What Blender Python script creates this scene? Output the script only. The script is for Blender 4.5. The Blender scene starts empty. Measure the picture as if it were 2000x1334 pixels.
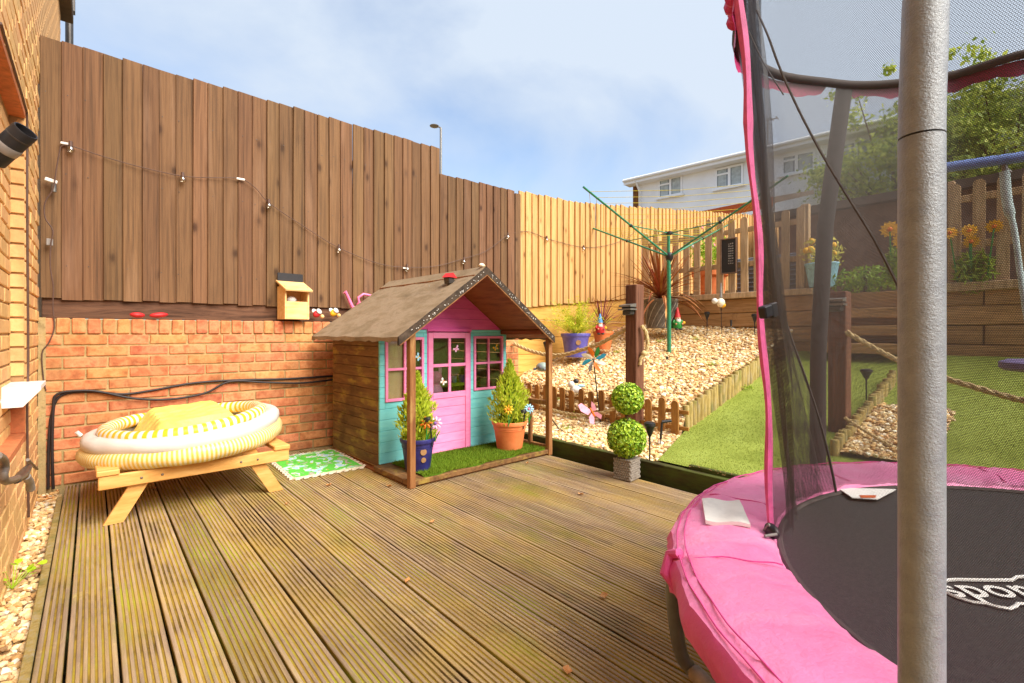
import bpy, bmesh, math, random
import numpy as np
from mathutils import Vector, Matrix, Euler

# ------------------------------------------------------------------ camera, world, sun, exposure
sc = bpy.context.scene
COL = sc.collection
YAW = math.radians(40.47)
CAMH = 0.983
FPX, CX, CY = 960.0, 1000.0, 650.0
cam = bpy.data.cameras.new('camera')
cam.sensor_width = 36.0
cam.lens = 36.0 * FPX / 2000.0
cam.shift_y = -17.0 / 2000.0
cam.clip_start = 0.02
cam.clip_end = 600
camo = bpy.data.objects.new('camera', cam)
COL.objects.link(camo)
camo.location = (0, 0, CAMH)
camo.rotation_euler = (math.radians(90), 0, -YAW)
sc.camera = camo

SUN_EL, SUN_AZ = math.radians(44), math.radians(166)   # azimuth clockwise from +Y
world = bpy.data.worlds.new('World')
sc.world = world
world.use_nodes = True
wn, wl = world.node_tree.nodes, world.node_tree.links
wn.clear()
w_out = wn.new('ShaderNodeOutputWorld')
w_bg = wn.new('ShaderNodeBackground')
w_bg.inputs['Strength'].default_value = 0.066
w_sky = wn.new('ShaderNodeTexSky')
w_sky.sky_type = 'NISHITA'
w_sky.sun_disc = False
w_sky.sun_elevation = SUN_EL
w_sky.sun_rotation = SUN_AZ
w_tc = wn.new('ShaderNodeTexCoord')
w_map = wn.new('ShaderNodeMapping')
w_map.inputs['Scale'].default_value = (1.0, 1.0, 1.9)
w_map.inputs['Location'].default_value = (2.35, 1.1, 0.4)
w_n = wn.new('ShaderNodeTexNoise')
w_n.inputs['Scale'].default_value = 1.7
w_n.inputs['Detail'].default_value = 7
w_n.inputs['Roughness'].default_value = 0.52
w_n.inputs['Distortion'].default_value = 0.35
w_r = wn.new('ShaderNodeValToRGB')
w_r.color_ramp.elements[0].position = 0.36
w_r.color_ramp.elements[0].color = (0.12, 0.12, 0.12, 1)
w_r.color_ramp.elements[1].position = 0.60
w_r.color_ramp.elements[1].color = (1, 1, 1, 1)
w_mix = wn.new('ShaderNodeMixRGB')
w_mix.inputs['Color2'].default_value = (2.85, 3.25, 3.8, 1)
wl.new(w_tc.outputs['Generated'], w_map.inputs['Vector'])
wl.new(w_map.outputs['Vector'], w_n.inputs['Vector'])
wl.new(w_n.outputs['Fac'], w_r.inputs['Fac'])
wl.new(w_r.outputs['Color'], w_mix.inputs['Fac'])
wl.new(w_sky.outputs['Color'], w_mix.inputs['Color1'])
wl.new(w_mix.outputs['Color'], w_bg.inputs['Color'])
wl.new(w_bg.outputs['Background'], w_out.inputs['Surface'])

sun = bpy.data.lights.new('sun', 'SUN')
sun.energy = 2.2
sun.angle = math.radians(48)
sun.color = (1.0, 0.93, 0.82)
suno = bpy.data.objects.new('sun', sun)
COL.objects.link(suno)
sdir = Vector((math.sin(SUN_AZ) * math.cos(SUN_EL), math.cos(SUN_AZ) * math.cos(SUN_EL), math.sin(SUN_EL)))
suno.rotation_euler = (-sdir).to_track_quat('-Z', 'Y').to_euler()
suno.location = (0, 0, 12)

vs = sc.view_settings
sc.display_settings.display_device = 'sRGB'
vs.view_transform = 'Standard'
vs.look = 'None'
vs.gamma = 1.0
vs.use_curve_mapping = False
vs.exposure = 1.95
sc.cycles.max_bounces = 10
sc.cycles.transparent_max_bounces = 24

# ------------------------------------------------------------------ helpers
R = random.Random(7)
FW = Vector((math.sin(YAW), math.cos(YAW), 0))
RT = Vector((math.cos(YAW), -math.sin(YAW), 0))

def at(px, py, X=None, Y=None, Z=None, d=None):
    """World point on a known plane (or at a known depth) that the photograph shows at px, py."""
    v = FW + RT * ((px - CX) / FPX) + Vector((0, 0, (CY - py) / FPX))
    if X is not None: t = X / v.x
    elif Y is not None: t = Y / v.y
    elif Z is not None: t = (Z - CAMH) / v.z
    else: t = d
    return Vector((v.x * t, v.y * t, CAMH + v.z * t))

def H(s):
    s = s.lstrip('#')
    c = [int(s[i:i + 2], 16) / 255 for i in (0, 2, 4)]
    return tuple((x / 12.92 if x <= 0.04045 else ((x + 0.055) / 1.055) ** 2.4) for x in c) + (1,)

class MB:
    """collects faces; build() makes one mesh object"""
    def __init__(s): s.v, s.f, s.sm = [], [], []
    def add(s, vs_, fs, smooth=False):
        o = len(s.v)
        s.v += [tuple(p) for p in vs_]
        s.f += [tuple(i + o for i in f) for f in fs]
        s.sm += [smooth] * len(fs)
        return s
    def box(s, x0, x1, y0, y1, z0, z1, M=None):
        p = [Vector((x, y, z)) for z in (z0, z1) for y in (y0, y1) for x in (x0, x1)]
        if M is not None: p = [M @ q for q in p]
        return s.add(p, [(0, 2, 3, 1), (4, 5, 7, 6), (0, 1, 5, 4), (2, 6, 7, 3), (0, 4, 6, 2), (1, 3, 7, 5)])
    def cbox(s, x0, x1, y0, y1, z0, z1, c=0.003, M=None):
        """box with chamfered edges"""
        bm = bmesh.new()
        cx, cy, cz = (x0 + x1) / 2, (y0 + y1) / 2, (z0 + z1) / 2
        hx, hy, hz = (x1 - x0) / 2, (y1 - y0) / 2, (z1 - z0) / 2
        c = min(c, hx * .8, hy * .8, hz * .8)
        for sx in (-1, 1):
            for sy in (-1, 1):
                for sz in (-1, 1):
                    bm.verts.new((cx + sx * (hx - c), cy + sy * (hy - c), cz + sz * hz))
                    bm.verts.new((cx + sx * (hx - c), cy + sy * hy, cz + sz * (hz - c)))
                    bm.verts.new((cx + sx * hx, cy + sy * (hy - c), cz + sz * (hz - c)))
        bmesh.ops.convex_hull(bm, input=bm.verts)
        bmesh.ops.dissolve_limit(bm, angle_limit=0.01, verts=bm.verts, edges=bm.edges)
        bm.verts.index_update()
        s.add([(M @ v.co) if M is not None else v.co.copy() for v in bm.verts], [[v.index for v in f.verts] for f in bm.faces])
        bm.free()
        return s
    def tube(s, pts, r, n=8, cap=True, closed=False):
        pts = [Vector(p) for p in pts]
        rs = r if isinstance(r, (list, tuple)) else [r] * len(pts)
        N = len(pts)
        prev = None
        vs_ = []
        for i, p in enumerate(pts):
            a = pts[(i - 1) % N] if (i > 0 or closed) else p
            b = pts[(i + 1) % N] if (i < N - 1 or closed) else p
            t = (b - a)
            if t.length < 1e-9: t = Vector((0, 0, 1))
            t.normalize()
            if prev is None:
                up = Vector((0, 0, 1)) if abs(t.z) < 0.95 else Vector((1, 0, 0))
                u = t.cross(up).normalized()
            else:
                u = (prev - t * prev.dot(t))
                u = u.normalized() if u.length > 1e-6 else t.orthogonal().normalized()
            w = t.cross(u)
            prev = u
            for k in range(n):
                ang = 2 * math.pi * k / n
                vs_.append(p + (u * math.cos(ang) + w * math.sin(ang)) * rs[i])
        fs = []
        for i in range(N if closed else N - 1):
            for k in range(n):
                a, b = i * n + k, i * n + (k + 1) % n
                j = ((i + 1) % N) * n
                fs.append((a, b, j + (k + 1) % n, j + k))
        s.add(vs_, fs, True)
        if cap and not closed:
            s.add(vs_[:n], [tuple(range(n))[::-1]])
            s.add(vs_[-n:], [tuple(range(n))])
        return s
    def lathe(s, prof, n=24, c=(0, 0, 0), M=None, smooth=True):
        vs_ = []
        for r, z in prof:
            for k in range(n):
                a = 2 * math.pi * k / n
                p = Vector((r * math.cos(a), r * math.sin(a), z))
                if M is not None: p = M @ p
                vs_.append(p + Vector(c))
        fs = []
        for i in range(len(prof) - 1):
            for k in range(n):
                k2 = (k + 1) % n
                fs.append((i * n + k, i * n + k2, (i + 1) * n + k2, (i + 1) * n + k))
        s.add(vs_, fs, smooth)
        for i, fl in ((0, True), (len(prof) - 1, False)):
            if prof[i][0] > 1e-5:
                ring = vs_[i * n:(i + 1) * n]
                s.add(ring, [tuple(range(n))[::-1] if fl else tuple(range(n))])
        return s
    def ball(s, c, r, n=12, m=8, M=None):
        if not isinstance(r, (tuple, list)): r = (r, r, r)
        vs_, fs = [], []
        for i in range(m + 1):
            th = math.pi * i / m
            for k in range(n):
                a = 2 * math.pi * k / n
                p = Vector((r[0] * math.sin(th) * math.cos(a), r[1] * math.sin(th) * math.sin(a), r[2] * math.cos(th)))
                if M is not None: p = M @ p
                vs_.append(p + Vector(c))
        for i in range(m):
            for k in range(n):
                k2 = (k + 1) % n
                fs.append((i * n + k, (i + 1) * n + k, (i + 1) * n + k2, i * n + k2))
        return s.add(vs_, fs, True)
    def prism(s, poly, lo, hi, f):
        """poly: 2-D outline; f(u, v, w) -> point; extruded from w=lo to w=hi"""
        n = len(poly)
        vs_ = [f(u, v, lo) for u, v in poly] + [f(u, v, hi) for u, v in poly]
        fs = [tuple(range(n))[::-1], tuple(range(n, 2 * n))]
        fs += [(i, (i + 1) % n, n + (i + 1) % n, n + i) for i in range(n)]
        return s.add(vs_, fs)
    def mesh(s, name, m=None):
        me = bpy.data.meshes.new(name)
        me.from_pydata(s.v, [], s.f)
        me.polygons.foreach_set('use_smooth', s.sm)
        bm = bmesh.new(); bm.from_mesh(me)
        bmesh.ops.remove_doubles(bm, verts=bm.verts, dist=1e-6)
        bmesh.ops.recalc_face_normals(bm, faces=bm.faces)
        bm.to_mesh(me); bm.free()
        if any(s.sm): me.set_sharp_from_angle(angle=math.radians(48))
        if m: me.materials.append(m)
        return me
    def build(s, name, m, parent=None, loc=(0, 0, 0), rot=(0, 0, 0)):
        return put(name, s.mesh(name, m), parent, loc, rot)

def put(name, me, parent=None, loc=(0, 0, 0), rot=(0, 0, 0), sca=None):
    o = bpy.data.objects.new(name, me)
    COL.objects.link(o)
    o.location = loc
    o.rotation_euler = rot
    if sca: o.scale = sca
    if parent: o.parent = parent
    return o

def tag(o, label, cat, group=None):
    o['label'] = label
    o['category'] = cat
    if group: o['group'] = group
    return o

def thing(name, label, cat, loc=(0, 0, 0), rotz=0.0, group=None):
    o = bpy.data.objects.new(name, None)
    COL.objects.link(o)
    o.empty_display_size = 0.1
    o.location = loc
    o.rotation_euler = (0, 0, rotz)
    return tag(o, label, cat, group)

def struct(o):
    o['kind'] = 'structure'
    return o

def npmesh(name, verts, faces, m, cols=None, smooth=False):
    """verts (n,3), faces (k, 3 or 4), cols (n,3) linear -> mesh"""
    verts = np.asarray(verts, np.float32); faces = np.asarray(faces, np.int32)
    me = bpy.data.meshes.new(name)
    k = faces.shape[1]
    me.vertices.add(len(verts)); me.vertices.foreach_set('co', verts.ravel())
    me.loops.add(faces.size); me.loops.foreach_set('vertex_index', faces.ravel())
    me.polygons.add(len(faces))
    me.polygons.foreach_set('loop_start', np.arange(0, faces.size, k, dtype=np.int32))
    me.polygons.foreach_set('use_smooth', np.full(len(faces), smooth))
    if cols is not None:
        at_ = me.attributes.new('Col', 'FLOAT_COLOR', 'POINT')
        c4 = np.ones((len(verts), 4), np.float32); c4[:, :3] = cols
        at_.data.foreach_set('color', c4.ravel())
    me.update(calc_edges=True)
    me.validate()
    me.materials.append(m)
    return me

# ------------------------------------------------------------------ materials
def newmat(name):
    m = bpy.data.materials.new(name)
    m.use_nodes = True
    nt = m.node_tree
    return m, nt.nodes, nt.links, nt.nodes['Principled BSDF']

def coords(n, l, space, stretch, rand):
    if space == 'WORLD':
        g = n.new('ShaderNodeNewGeometry'); src = g.outputs['Position']
    else:
        t = n.new('ShaderNodeTexCoord'); src = t.outputs['Object']
    mp = n.new('ShaderNodeMapping')
    mp.inputs['Scale'].default_value = stretch
    l.new(src, mp.inputs['Vector'])
    if rand and space != 'WORLD':
        oi = n.new('ShaderNodeObjectInfo')
        mu = n.new('ShaderNodeMath'); mu.operation = 'MULTIPLY'; mu.inputs[1].default_value = 57.0
        l.new(oi.outputs['Random'], mu.inputs[0])
        ad = n.new('ShaderNodeVectorMath'); ad.operation = 'ADD'
        l.new(src, ad.inputs[0]); l.new(mu.outputs[0], ad.inputs[1])
        l.new(ad.outputs[0], mp.inputs['Vector'])
    return mp.outputs['Vector']

def noise(n, l, vec, scale, detail=5, rough=0.6, dist=0.0):
    t = n.new('ShaderNodeTexNoise')
    t.inputs['Scale'].default_value = scale
    t.inputs['Detail'].default_value = detail
    t.inputs['Roughness'].default_value = rough
    t.inputs['Distortion'].default_value = dist
    l.new(vec, t.inputs['Vector'])
    return t.outputs['Fac']

def ramp(n, l, fac, stops):
    r = n.new('ShaderNodeValToRGB')
    e = r.color_ramp.elements
    while len(e) < len(stops): e.new(0.5)
    for i, (p, c) in enumerate(stops):
        e[i].position = p
        e[i].color = c if len(c) == 4 else tuple(c) + (1,)
    l.new(fac, r.inputs['Fac'])
    return r.outputs['Color']

def mixc(n, l, fac, a, b, mode='MIX'):
    x = n.new('ShaderNodeMixRGB'); x.blend_type = mode
    for s, v in ((0, fac), (1, a), (2, b)):
        if isinstance(v, (int, float)): x.inputs[s].default_value = v
        elif isinstance(v, tuple): x.inputs[s].default_value = v
        else: l.new(v, x.inputs[s])
    return x.outputs[0]

G0, G1 = (0, 0, 0, 1), (1, 1, 1, 1)
def pm(name, cols, scale=6, stretch=(1, 1, 1), rough=0.7, bump=0.25, bscale=None, rand=True, randv=0.12, randh=0.0,
       spec=0.3, over=(), space='OBJ', knots=None, detail=6, metal=0.0, dist=0.0, lo=0.3, hi=0.7, bdist=0.004):
    """noise-ramped base colour, per-object variation, patches laid over it, bump"""
    m, n, l, b = newmat(name)
    v = coords(n, l, space, stretch, rand)
    nf = noise(n, l, v, scale, detail, 0.62, dist)
    k = len(cols)
    stops = [(lo + (hi - lo) * i / max(1, k - 1), H(c)) for i, c in enumerate(cols)]
    c = ramp(n, l, nf, stops) if k > 1 else None
    if c is None:
        rgb = n.new('ShaderNodeRGB'); rgb.outputs[0].default_value = H(cols[0]); c = rgb.outputs[0]
    for o in over:
        ov = coords(n, l, o.get('space', 'OBJ'), o.get('stretch', (1, 1, 1)), rand)
        mf = noise(n, l, ov, o.get('scale', 3), o.get('detail', 5), 0.6, o.get('dist', 0))
        s_ = o.get('str', 1.0)
        mk = ramp(n, l, mf, [(o.get('lo', 0.5), G0), (o.get('hi', 0.62), (s_, s_, s_, 1))])
        c = mixc(n, l, mk, c, H(o['c']))
    if knots:
        kv = coords(n, l, 'OBJ', knots[1], rand)
        vo = n.new('ShaderNodeTexVoronoi'); vo.inputs['Scale'].default_value = 1.0
        l.new(kv, vo.inputs['Vector'])
        wob = n.new('ShaderNodeMath'); wob.operation = 'MULTIPLY_ADD'; wob.inputs[1].default_value = .12; wob.inputs[2].default_value = -.06
        l.new(noise(n, l, v, scale * 2, 3), wob.inputs[0])
        ad = n.new('ShaderNodeMath'); ad.operation = 'ADD'; l.new(vo.outputs['Distance'], ad.inputs[0]); l.new(wob.outputs[0], ad.inputs[1])
        kc = ramp(n, l, ad.outputs[0], [(.0, G1), (.08, (.75, .75, .75, 1)), (.14, (.25, .25, .25, 1)), (.24, G0)])
        c = mixc(n, l, kc, c, H(knots[0]))
    if rand and (randv or randh):
        oi = n.new('ShaderNodeObjectInfo')
        hs = n.new('ShaderNodeHueSaturation')
        mr = n.new('ShaderNodeMapRange'); mr.inputs['To Min'].default_value = 1 - randv; mr.inputs['To Max'].default_value = 1 + randv
        l.new(oi.outputs['Random'], mr.inputs['Value']); l.new(mr.outputs[0], hs.inputs['Value'])
        if randh:
            wn_ = n.new('ShaderNodeTexWhiteNoise'); wn_.noise_dimensions = '1D'
            l.new(oi.outputs['Random'], wn_.inputs['W'])
            m2 = n.new('ShaderNodeMapRange'); m2.inputs['To Min'].default_value = 0.5 - randh; m2.inputs['To Max'].default_value = 0.5 + randh
            l.new(wn_.outputs['Value'], m2.inputs['Value']); l.new(m2.outputs[0], hs.inputs['Hue'])
        l.new(c, hs.inputs['Color']); c = hs.outputs['Color']
    l.new(c, b.inputs['Base Color'])
    b.inputs['Roughness'].default_value = rough
    b.inputs['Metallic'].default_value = metal
    b.inputs['Specular IOR Level'].default_value = spec
    if bump:
        bf = noise(n, l, v, bscale or scale * 2.5, 6, 0.65)
        bp = n.new('ShaderNodeBump'); bp.inputs['Strength'].default_value = bump; bp.inputs['Distance'].default_value = bdist
        l.new(bf, bp.inputs['Height']); l.new(bp.outputs[0], b.inputs['Normal'])
    return m

def attr_mat(name, rough=0.7, spec=0.25, trans=0.0, bump=0.0):
    m, n, l, b = newmat(name)
    a = n.new('ShaderNodeAttribute'); a.attribute_name = 'Col'
    l.new(a.outputs['Color'], b.inputs['Base Color'])
    b.inputs['Roughness'].default_value = rough
    b.inputs['Specular IOR Level'].default_value = spec
    if bump:
        t = n.new('ShaderNodeTexCoord')
        f = noise(n, l, t.outputs['Object'], 220, 4)
        bp = n.new('ShaderNodeBump'); bp.inputs['Strength'].default_value = bump; bp.inputs['Distance'].default_value = 0.002
        l.new(f, bp.inputs['Height']); l.new(bp.outputs[0], b.inputs['Normal'])
    if trans:
        tr = n.new('ShaderNodeBsdfTranslucent'); l.new(a.outputs['Color'], tr.inputs['Color'])
        mx = n.new('ShaderNodeMixShader'); mx.inputs[0].default_value = trans
        out = [x for x in n if x.type == 'OUTPUT_MATERIAL'][0]
        l.new(b.outputs[0], mx.inputs[1]); l.new(tr.outputs[0], mx.inputs[2]); l.new(mx.outputs[0], out.inputs['Surface'])
    return m

def plain(name, c, rough=0.5, spec=0.4, metal=0.0, var=0.12, scale=25, bump=0.08):
    r, g, b_ = [int(c.lstrip('#')[i:i + 2], 16) for i in (0, 2, 4)]
    f = lambda k: '#%02x%02x%02x' % tuple(max(0, min(255, int(x * k))) for x in (r, g, b_))
    return pm(name, [f(1 - var), c, f(1 + var * .6)], scale=scale, rough=rough, spec=spec, metal=metal, bump=bump, randv=0.03)

def glass_mat(name, tint=(0.85, 0.9, 0.9, 1), refl=0.12):
    m, n, l, b = newmat(name)
    n.remove(b)
    out = [x for x in n if x.type == 'OUTPUT_MATERIAL'][0]
    tr = n.new('ShaderNodeBsdfTransparent'); tr.inputs['Color'].default_value = tint
    gl = n.new('ShaderNodeBsdfGlossy'); gl.inputs['Roughness'].default_value = 0.05
    mx = n.new('ShaderNodeMixShader'); mx.inputs[0].default_value = refl
    l.new(tr.outputs[0], mx.inputs[1]); l.new(gl.outputs[0], mx.inputs[2]); l.new(mx.outputs[0], out.inputs['Surface'])
    return m

def net_mat(name, pitch=0.0042, cover=0.36, col='#3a3634'):
    """woven mesh cloth: threads and real holes, laid out in metres by the UV map"""
    m, n, l, b = newmat(name)
    out = [x for x in n if x.type == 'OUTPUT_MATERIAL'][0]
    uv = n.new('ShaderNodeUVMap')
    mp = n.new('ShaderNodeMapping'); mp.inputs['Scale'].default_value = (1 / pitch, 1 / (pitch * 0.8), 1)
    l.new(uv.outputs[0], mp.inputs['Vector'])
    sx = n.new('ShaderNodeSeparateXYZ'); l.new(mp.outputs[0], sx.inputs[0])
    def M_(op, a, b2=None):
        x = n.new('ShaderNodeMath'); x.operation = op
        for i, q in enumerate((a, b2)):
            if q is None: continue
            if isinstance(q, (int, float)): x.inputs[i].default_value = q
            else: l.new(q, x.inputs[i])
        return x.outputs[0]
    # rows are offset by half a cell, threads wave around the holes
    row = M_('FLOOR', sx.outputs['Y'])
    off = M_('MULTIPLY', M_('MODULO', row, 2.0), 0.5)
    fx = M_('SUBTRACT', M_('FRACT', M_('ADD', sx.outputs['X'], off)), 0.5)
    fy = M_('SUBTRACT', M_('FRACT', sx.outputs['Y']), 0.5)
    r2 = M_('ADD', M_('POWER', M_('ABSOLUTE', M_('MULTIPLY', fx, 2.0)), 2.6), M_('POWER', M_('ABSOLUTE', M_('MULTIPLY', fy, 2.0)), 2.6))
    hole = M_('LESS_THAN', r2, (1 - cover))
    tr = n.new('ShaderNodeBsdfTransparent')
    mx = n.new('ShaderNodeMixShader')
    b.inputs['Base Color'].default_value = H(col)
    b.inputs['Roughness'].default_value = 0.55
    l.new(hole, mx.inputs[0]); l.new(b.outputs[0], mx.inputs[1]); l.new(tr.outputs[0], mx.inputs[2])
    l.new(mx.outputs[0], out.inputs['Surface'])
    return m

MT = {}
MT['brick'] = pm('brick', ['#9c5a38', '#bc744a', '#cf8c5e', '#b26c48'], scale=14, rough=0.85, bump=0.5, bscale=60, randv=0.16, randh=0.012,
                 over=[dict(c='#5a3a28', scale=9, lo=0.60, hi=0.78, str=0.55), dict(c='#6a5c30', scale=2.6, space='WORLD', stretch=(1.6, 1, .8), lo=0.55, hi=0.72, str=0.45),
                       dict(c='#e0a878', scale=20, lo=0.62, hi=0.75, str=0.35)])
MT['mortar'] = pm('mortar', ['#8f7a52', '#b39a6c', '#a08a58'], scale=30, rough=0.95, bump=0.5, bscale=150, rand=False,
                  over=[dict(c='#5d5a2a', scale=2.5, space='WORLD', lo=0.5, hi=0.7, str=0.6)])
MT['house_brick'] = pm('house_brick', ['#d8a668', '#e6b87c', '#e0ae72', '#d8a670'], scale=16, rough=0.85, bump=0.4, bscale=70, randv=0.10, randh=0.008,
                       over=[dict(c='#b06f36', scale=7, lo=0.6, hi=0.8, str=0.4)])
MT['house_mortar'] = pm('house_mortar', ['#c09a6c', '#ac845c'], scale=30, rough=0.95, bump=0.4, rand=False)
MT['terracotta_tile'] = plain('terracotta_tile', '#c8794e', 0.7, 0.3, var=.15)
MT['fence_brown'] = pm('fence_brown', ['#523b28', '#654830', '#76563a', '#5a412c'], scale=5, stretch=(11, 11, 0.4), rough=0.8, bump=0.35, bscale=22, randv=0.17, randh=0.008, dist=0.15, knots=('#3a2416', (6.5, 9, 5.5)),
                       over=[dict(c='#94745a', scale=3.0, stretch=(3, 3, .5), lo=0.55, hi=0.75, str=0.45), dict(c='#46301f', scale=2.0, stretch=(1, 1, .8), lo=0.58, hi=0.75, str=0.4)])
MT['gravel_board'] = pm('gravel_board', ['#3c281c', '#5c4030', '#6d4e3a'], scale=4, stretch=(0.8, 6, 7), rough=0.85, bump=0.5, bscale=18, dist=1.2)
MT['fence_pale'] = pm('fence_pale', ['#a87c48', '#c09258', '#cea46c', '#b68a50'], scale=5, stretch=(11, 11, 0.5), rough=0.75, bump=0.3, bscale=22, randv=0.10, dist=0.2, knots=('#7a5026', (6.5, 9, 5.5)),
                      over=[dict(c='#94683a', scale=12, stretch=(1, 1, .5), lo=0.68, hi=0.75, str=0.7)])
MT['sleeper_pale'] = pm('sleeper_pale', ['#b8843e', '#d6a452', '#e0b062'], scale=4, stretch=(.8, 5, 8), rough=0.8, bump=0.35, randv=0.08, dist=.6)
MT['sleeper'] = pm('sleeper', ['#8d6a44', '#ac8356', '#c0976a'], scale=4, stretch=(6, .7, 8), rough=0.85, bump=0.4, randv=0.12, dist=.7,
                   over=[dict(c='#5d432c', scale=7, lo=0.62, hi=0.74, str=0.6)])
MT['picket_grey'] = pm('picket_grey', ['#9a7e5e', '#b89a76', '#c8ac88'], scale=5, stretch=(8, 8, .8), rough=0.85, bump=0.35, randv=0.12, dist=.5)
MT['picket_small'] = pm('picket_small', ['#7c5428', '#9a6c36', '#ab7c42'], scale=7, stretch=(6, 6, .9), rough=0.8, bump=0.35, randv=0.12, dist=.5)
MT['post_brown'] = pm('post_brown', ['#4f2f22', '#6a4330', '#7b5240'], scale=5, stretch=(7, 7, .7), rough=0.75, bump=0.3, dist=.6,
                      over=[dict(c='#9a7a5c', scale=6, stretch=(3, 3, .5), lo=0.62, hi=0.74, str=0.6)])
MT['log'] = pm('log', ['#8a7440', '#a68f52', '#a8987a'], scale=9, stretch=(5, 5, 1), rough=0.85, bump=0.5, randv=0.18,
               over=[dict(c='#5a6428', scale=7, lo=0.52, hi=0.7, str=0.6)])
MT['mossy_board'] = pm('mossy_board', ['#2f2c16', '#46421e', '#3c3420'], scale=5, stretch=(6, .8, 6), rough=0.9, bump=0.5,
                       over=[dict(c='#4c5a1e', scale=5, stretch=(2, .8, 2), lo=0.48, hi=0.66, str=0.8)])
MT['table_wood'] = pm('table_wood', ['#c98f4a', '#dda75e', '#e6b873'], scale=5, stretch=(1.2, 7, 7), rough=0.6, bump=0.2, randv=0.06, dist=.4)
MT['pine_box'] = pm('pine_box', ['#dca766', '#e8bb7e', '#f0c890'], scale=8, stretch=(1, 6, 6), rough=0.65, bump=0.15, randv=0.05)
MT['turquoise'] = pm('turquoise', ['#66c4ca', '#7cd0d4', '#86d8d8'], scale=7, stretch=(1, 5, 5), rough=0.6, bump=0.2, randv=0.04,
                     over=[dict(c='#8fcfca', scale=18, lo=0.66, hi=0.74, str=0.5)])
MT['pink_paint'] = pm('pink_paint', ['#ee7cae', '#f48cba', '#f796c2'], scale=7, stretch=(1, 5, 5), rough=0.5, bump=0.25, randv=0.05, over=[dict(c='#d8689c', scale=9, stretch=(.5, 3, 4), lo=.60, hi=.72, str=.35)])
MT['magenta_paint'] = pm('magenta_paint', ['#d8509c', '#e25ea6', '#e868ae'], scale=7, stretch=(1, 5, 5), rough=0.55, bump=0.2, randv=0.03)
MT['playhouse_wood'] = pm('playhouse_wood', ['#5a3e26', '#745230', '#88643c'], scale=5, stretch=(6, .8, 6), rough=0.75, bump=0.35, randv=0.1, dist=.5,
                          over=[dict(c='#a89040', scale=9, stretch=(1, .55, 1.5), space='WORLD', lo=0.53, hi=0.68, str=0.65), dict(c='#3c2814', scale=5, space='WORLD', lo=0.55, hi=0.7, str=.5)])
MT['post_wood'] = pm('post_wood', ['#6d4426', '#8a5a34', '#a07446'], scale=6, stretch=(7, 7, .7), rough=0.7, bump=0.35, randv=0.08,
                     over=[dict(c='#b09058', scale=8, stretch=(2, 2, .5), lo=0.58, hi=0.7, str=.6)])
MT['soffit'] = pm('soffit', ['#6c3a1e', '#8c522c', '#9c6236'], scale=4, stretch=(6, .8, 6), rough=0.6, bump=0.25, randv=0.05)
MT['inner_wood'] = pm('inner_wood', ['#c8a470', '#dcbc8a', '#e2c698'], scale=4, stretch=(6, 6, 1), rough=0.8, bump=0.2)
MT['felt'] = pm('felt', ['#75634c', '#86735a', '#94816a', '#7d6b52'], scale=4, stretch=(2.4, 1, 1), rough=0.95, bump=0.6, bscale=220, rand=False,
                over=[dict(c='#9a8a70', scale=6, stretch=(1.5, .9, 1), lo=0.55, hi=0.72, str=.4), dict(c='#5c4c36', scale=3, lo=0.58, hi=0.75, str=.4)])
MT['felt_edge'] = pm('felt_edge', ['#2c241e', '#40342a', '#55463a'], scale=20, rough=0.9, bump=0.5, rand=False)
MT['turf'] = pm('turf', ['#3f5a10', '#56761a', '#64841f'], scale=60, rough=0.95, bump=0.6, bscale=260, rand=False, spec=.1)
MT['lawn'] = pm('lawn', ['#7c8838', '#8d9844', '#98a450'], scale=3, rough=0.95, bump=0.6, bscale=300, rand=False, spec=.1)
MT['soil'] = pm('soil', ['#3a2a1a', '#574028'], scale=20, rough=1, bump=0.6, rand=False)
MT['earth'] = pm('earth', ['#6b5a40', '#8a7552'], scale=3, rough=1, bump=0.4, rand=False)
MT['gravel_base'] = pm('gravel_base', ['#8c6a44', '#c8a878', '#e0c8a0'], scale=60, rough=0.95, bump=0.8, bscale=90, rand=False)
MT['stones'] = attr_mat('stones', 0.75, 0.3)
MT['leafy'] = attr_mat('leafy', 0.55, 0.3, trans=0.38)
MT['blades'] = attr_mat('blades', 0.8, 0.15, trans=0.25)
MT['plastic_leaf'] = attr_mat('plastic_leaf', 0.45, 0.4, trans=0.15)
MT['blue_pot'] = pm('blue_pot', ['#1f1c52', '#2c2a6a', '#3a3a80'], scale=12, rough=0.35, bump=0.15, bscale=40, spec=.5, randv=0.08)
MT['blue_pot_far'] = pm('blue_pot_far', ['#44408a', '#5652a0', '#6862ac'], scale=12, rough=0.4, bump=0.15, bscale=40, spec=.5)
MT['gold_dot'] = plain('gold_dot', '#9a744c', 0.6)
MT['terracotta'] = pm('terracotta', ['#cc6a3a', '#dc7c48', '#e28a58'], scale=8, rough=0.6, bump=0.12, randv=0.04)
MT['weave_grey'] = pm('weave_grey', ['#6f655c', '#8e847a', '#a39a8e'], scale=30, stretch=(1, 1, 4), rough=0.85, bump=0.6)
MT['planter_grey'] = pm('planter_grey', ['#544c46', '#6c645c', '#7a7268'], scale=14, rough=0.8, bump=0.3)
MT['groove_light'] = plain('groove_light', '#b0a698', 0.8)
MT['black'] = plain('black', '#232124', 0.45, 0.45)
MT['cable_black'] = plain('cable_black', '#2a2222', 0.5, 0.4)
MT['cable_brown'] = plain('cable_brown', '#5a4238', 0.55, 0.4)
MT['white'] = plain('white', '#e6e2dc', 0.5, 0.4, var=.05)
MT['cream'] = plain('cream', '#efe2cc', 0.5, 0.4, var=.06)
MT['red'] = plain('red', '#c22a2e', 0.5, 0.4)
MT['blue'] = plain('blue', '#3f88c0', 0.5, 0.4)
MT['skin'] = plain('skin', '#dca080', 0.6, 0.3)
MT['yellow'] = plain('yellow', '#f0b828', 0.5, 0.4)
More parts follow.
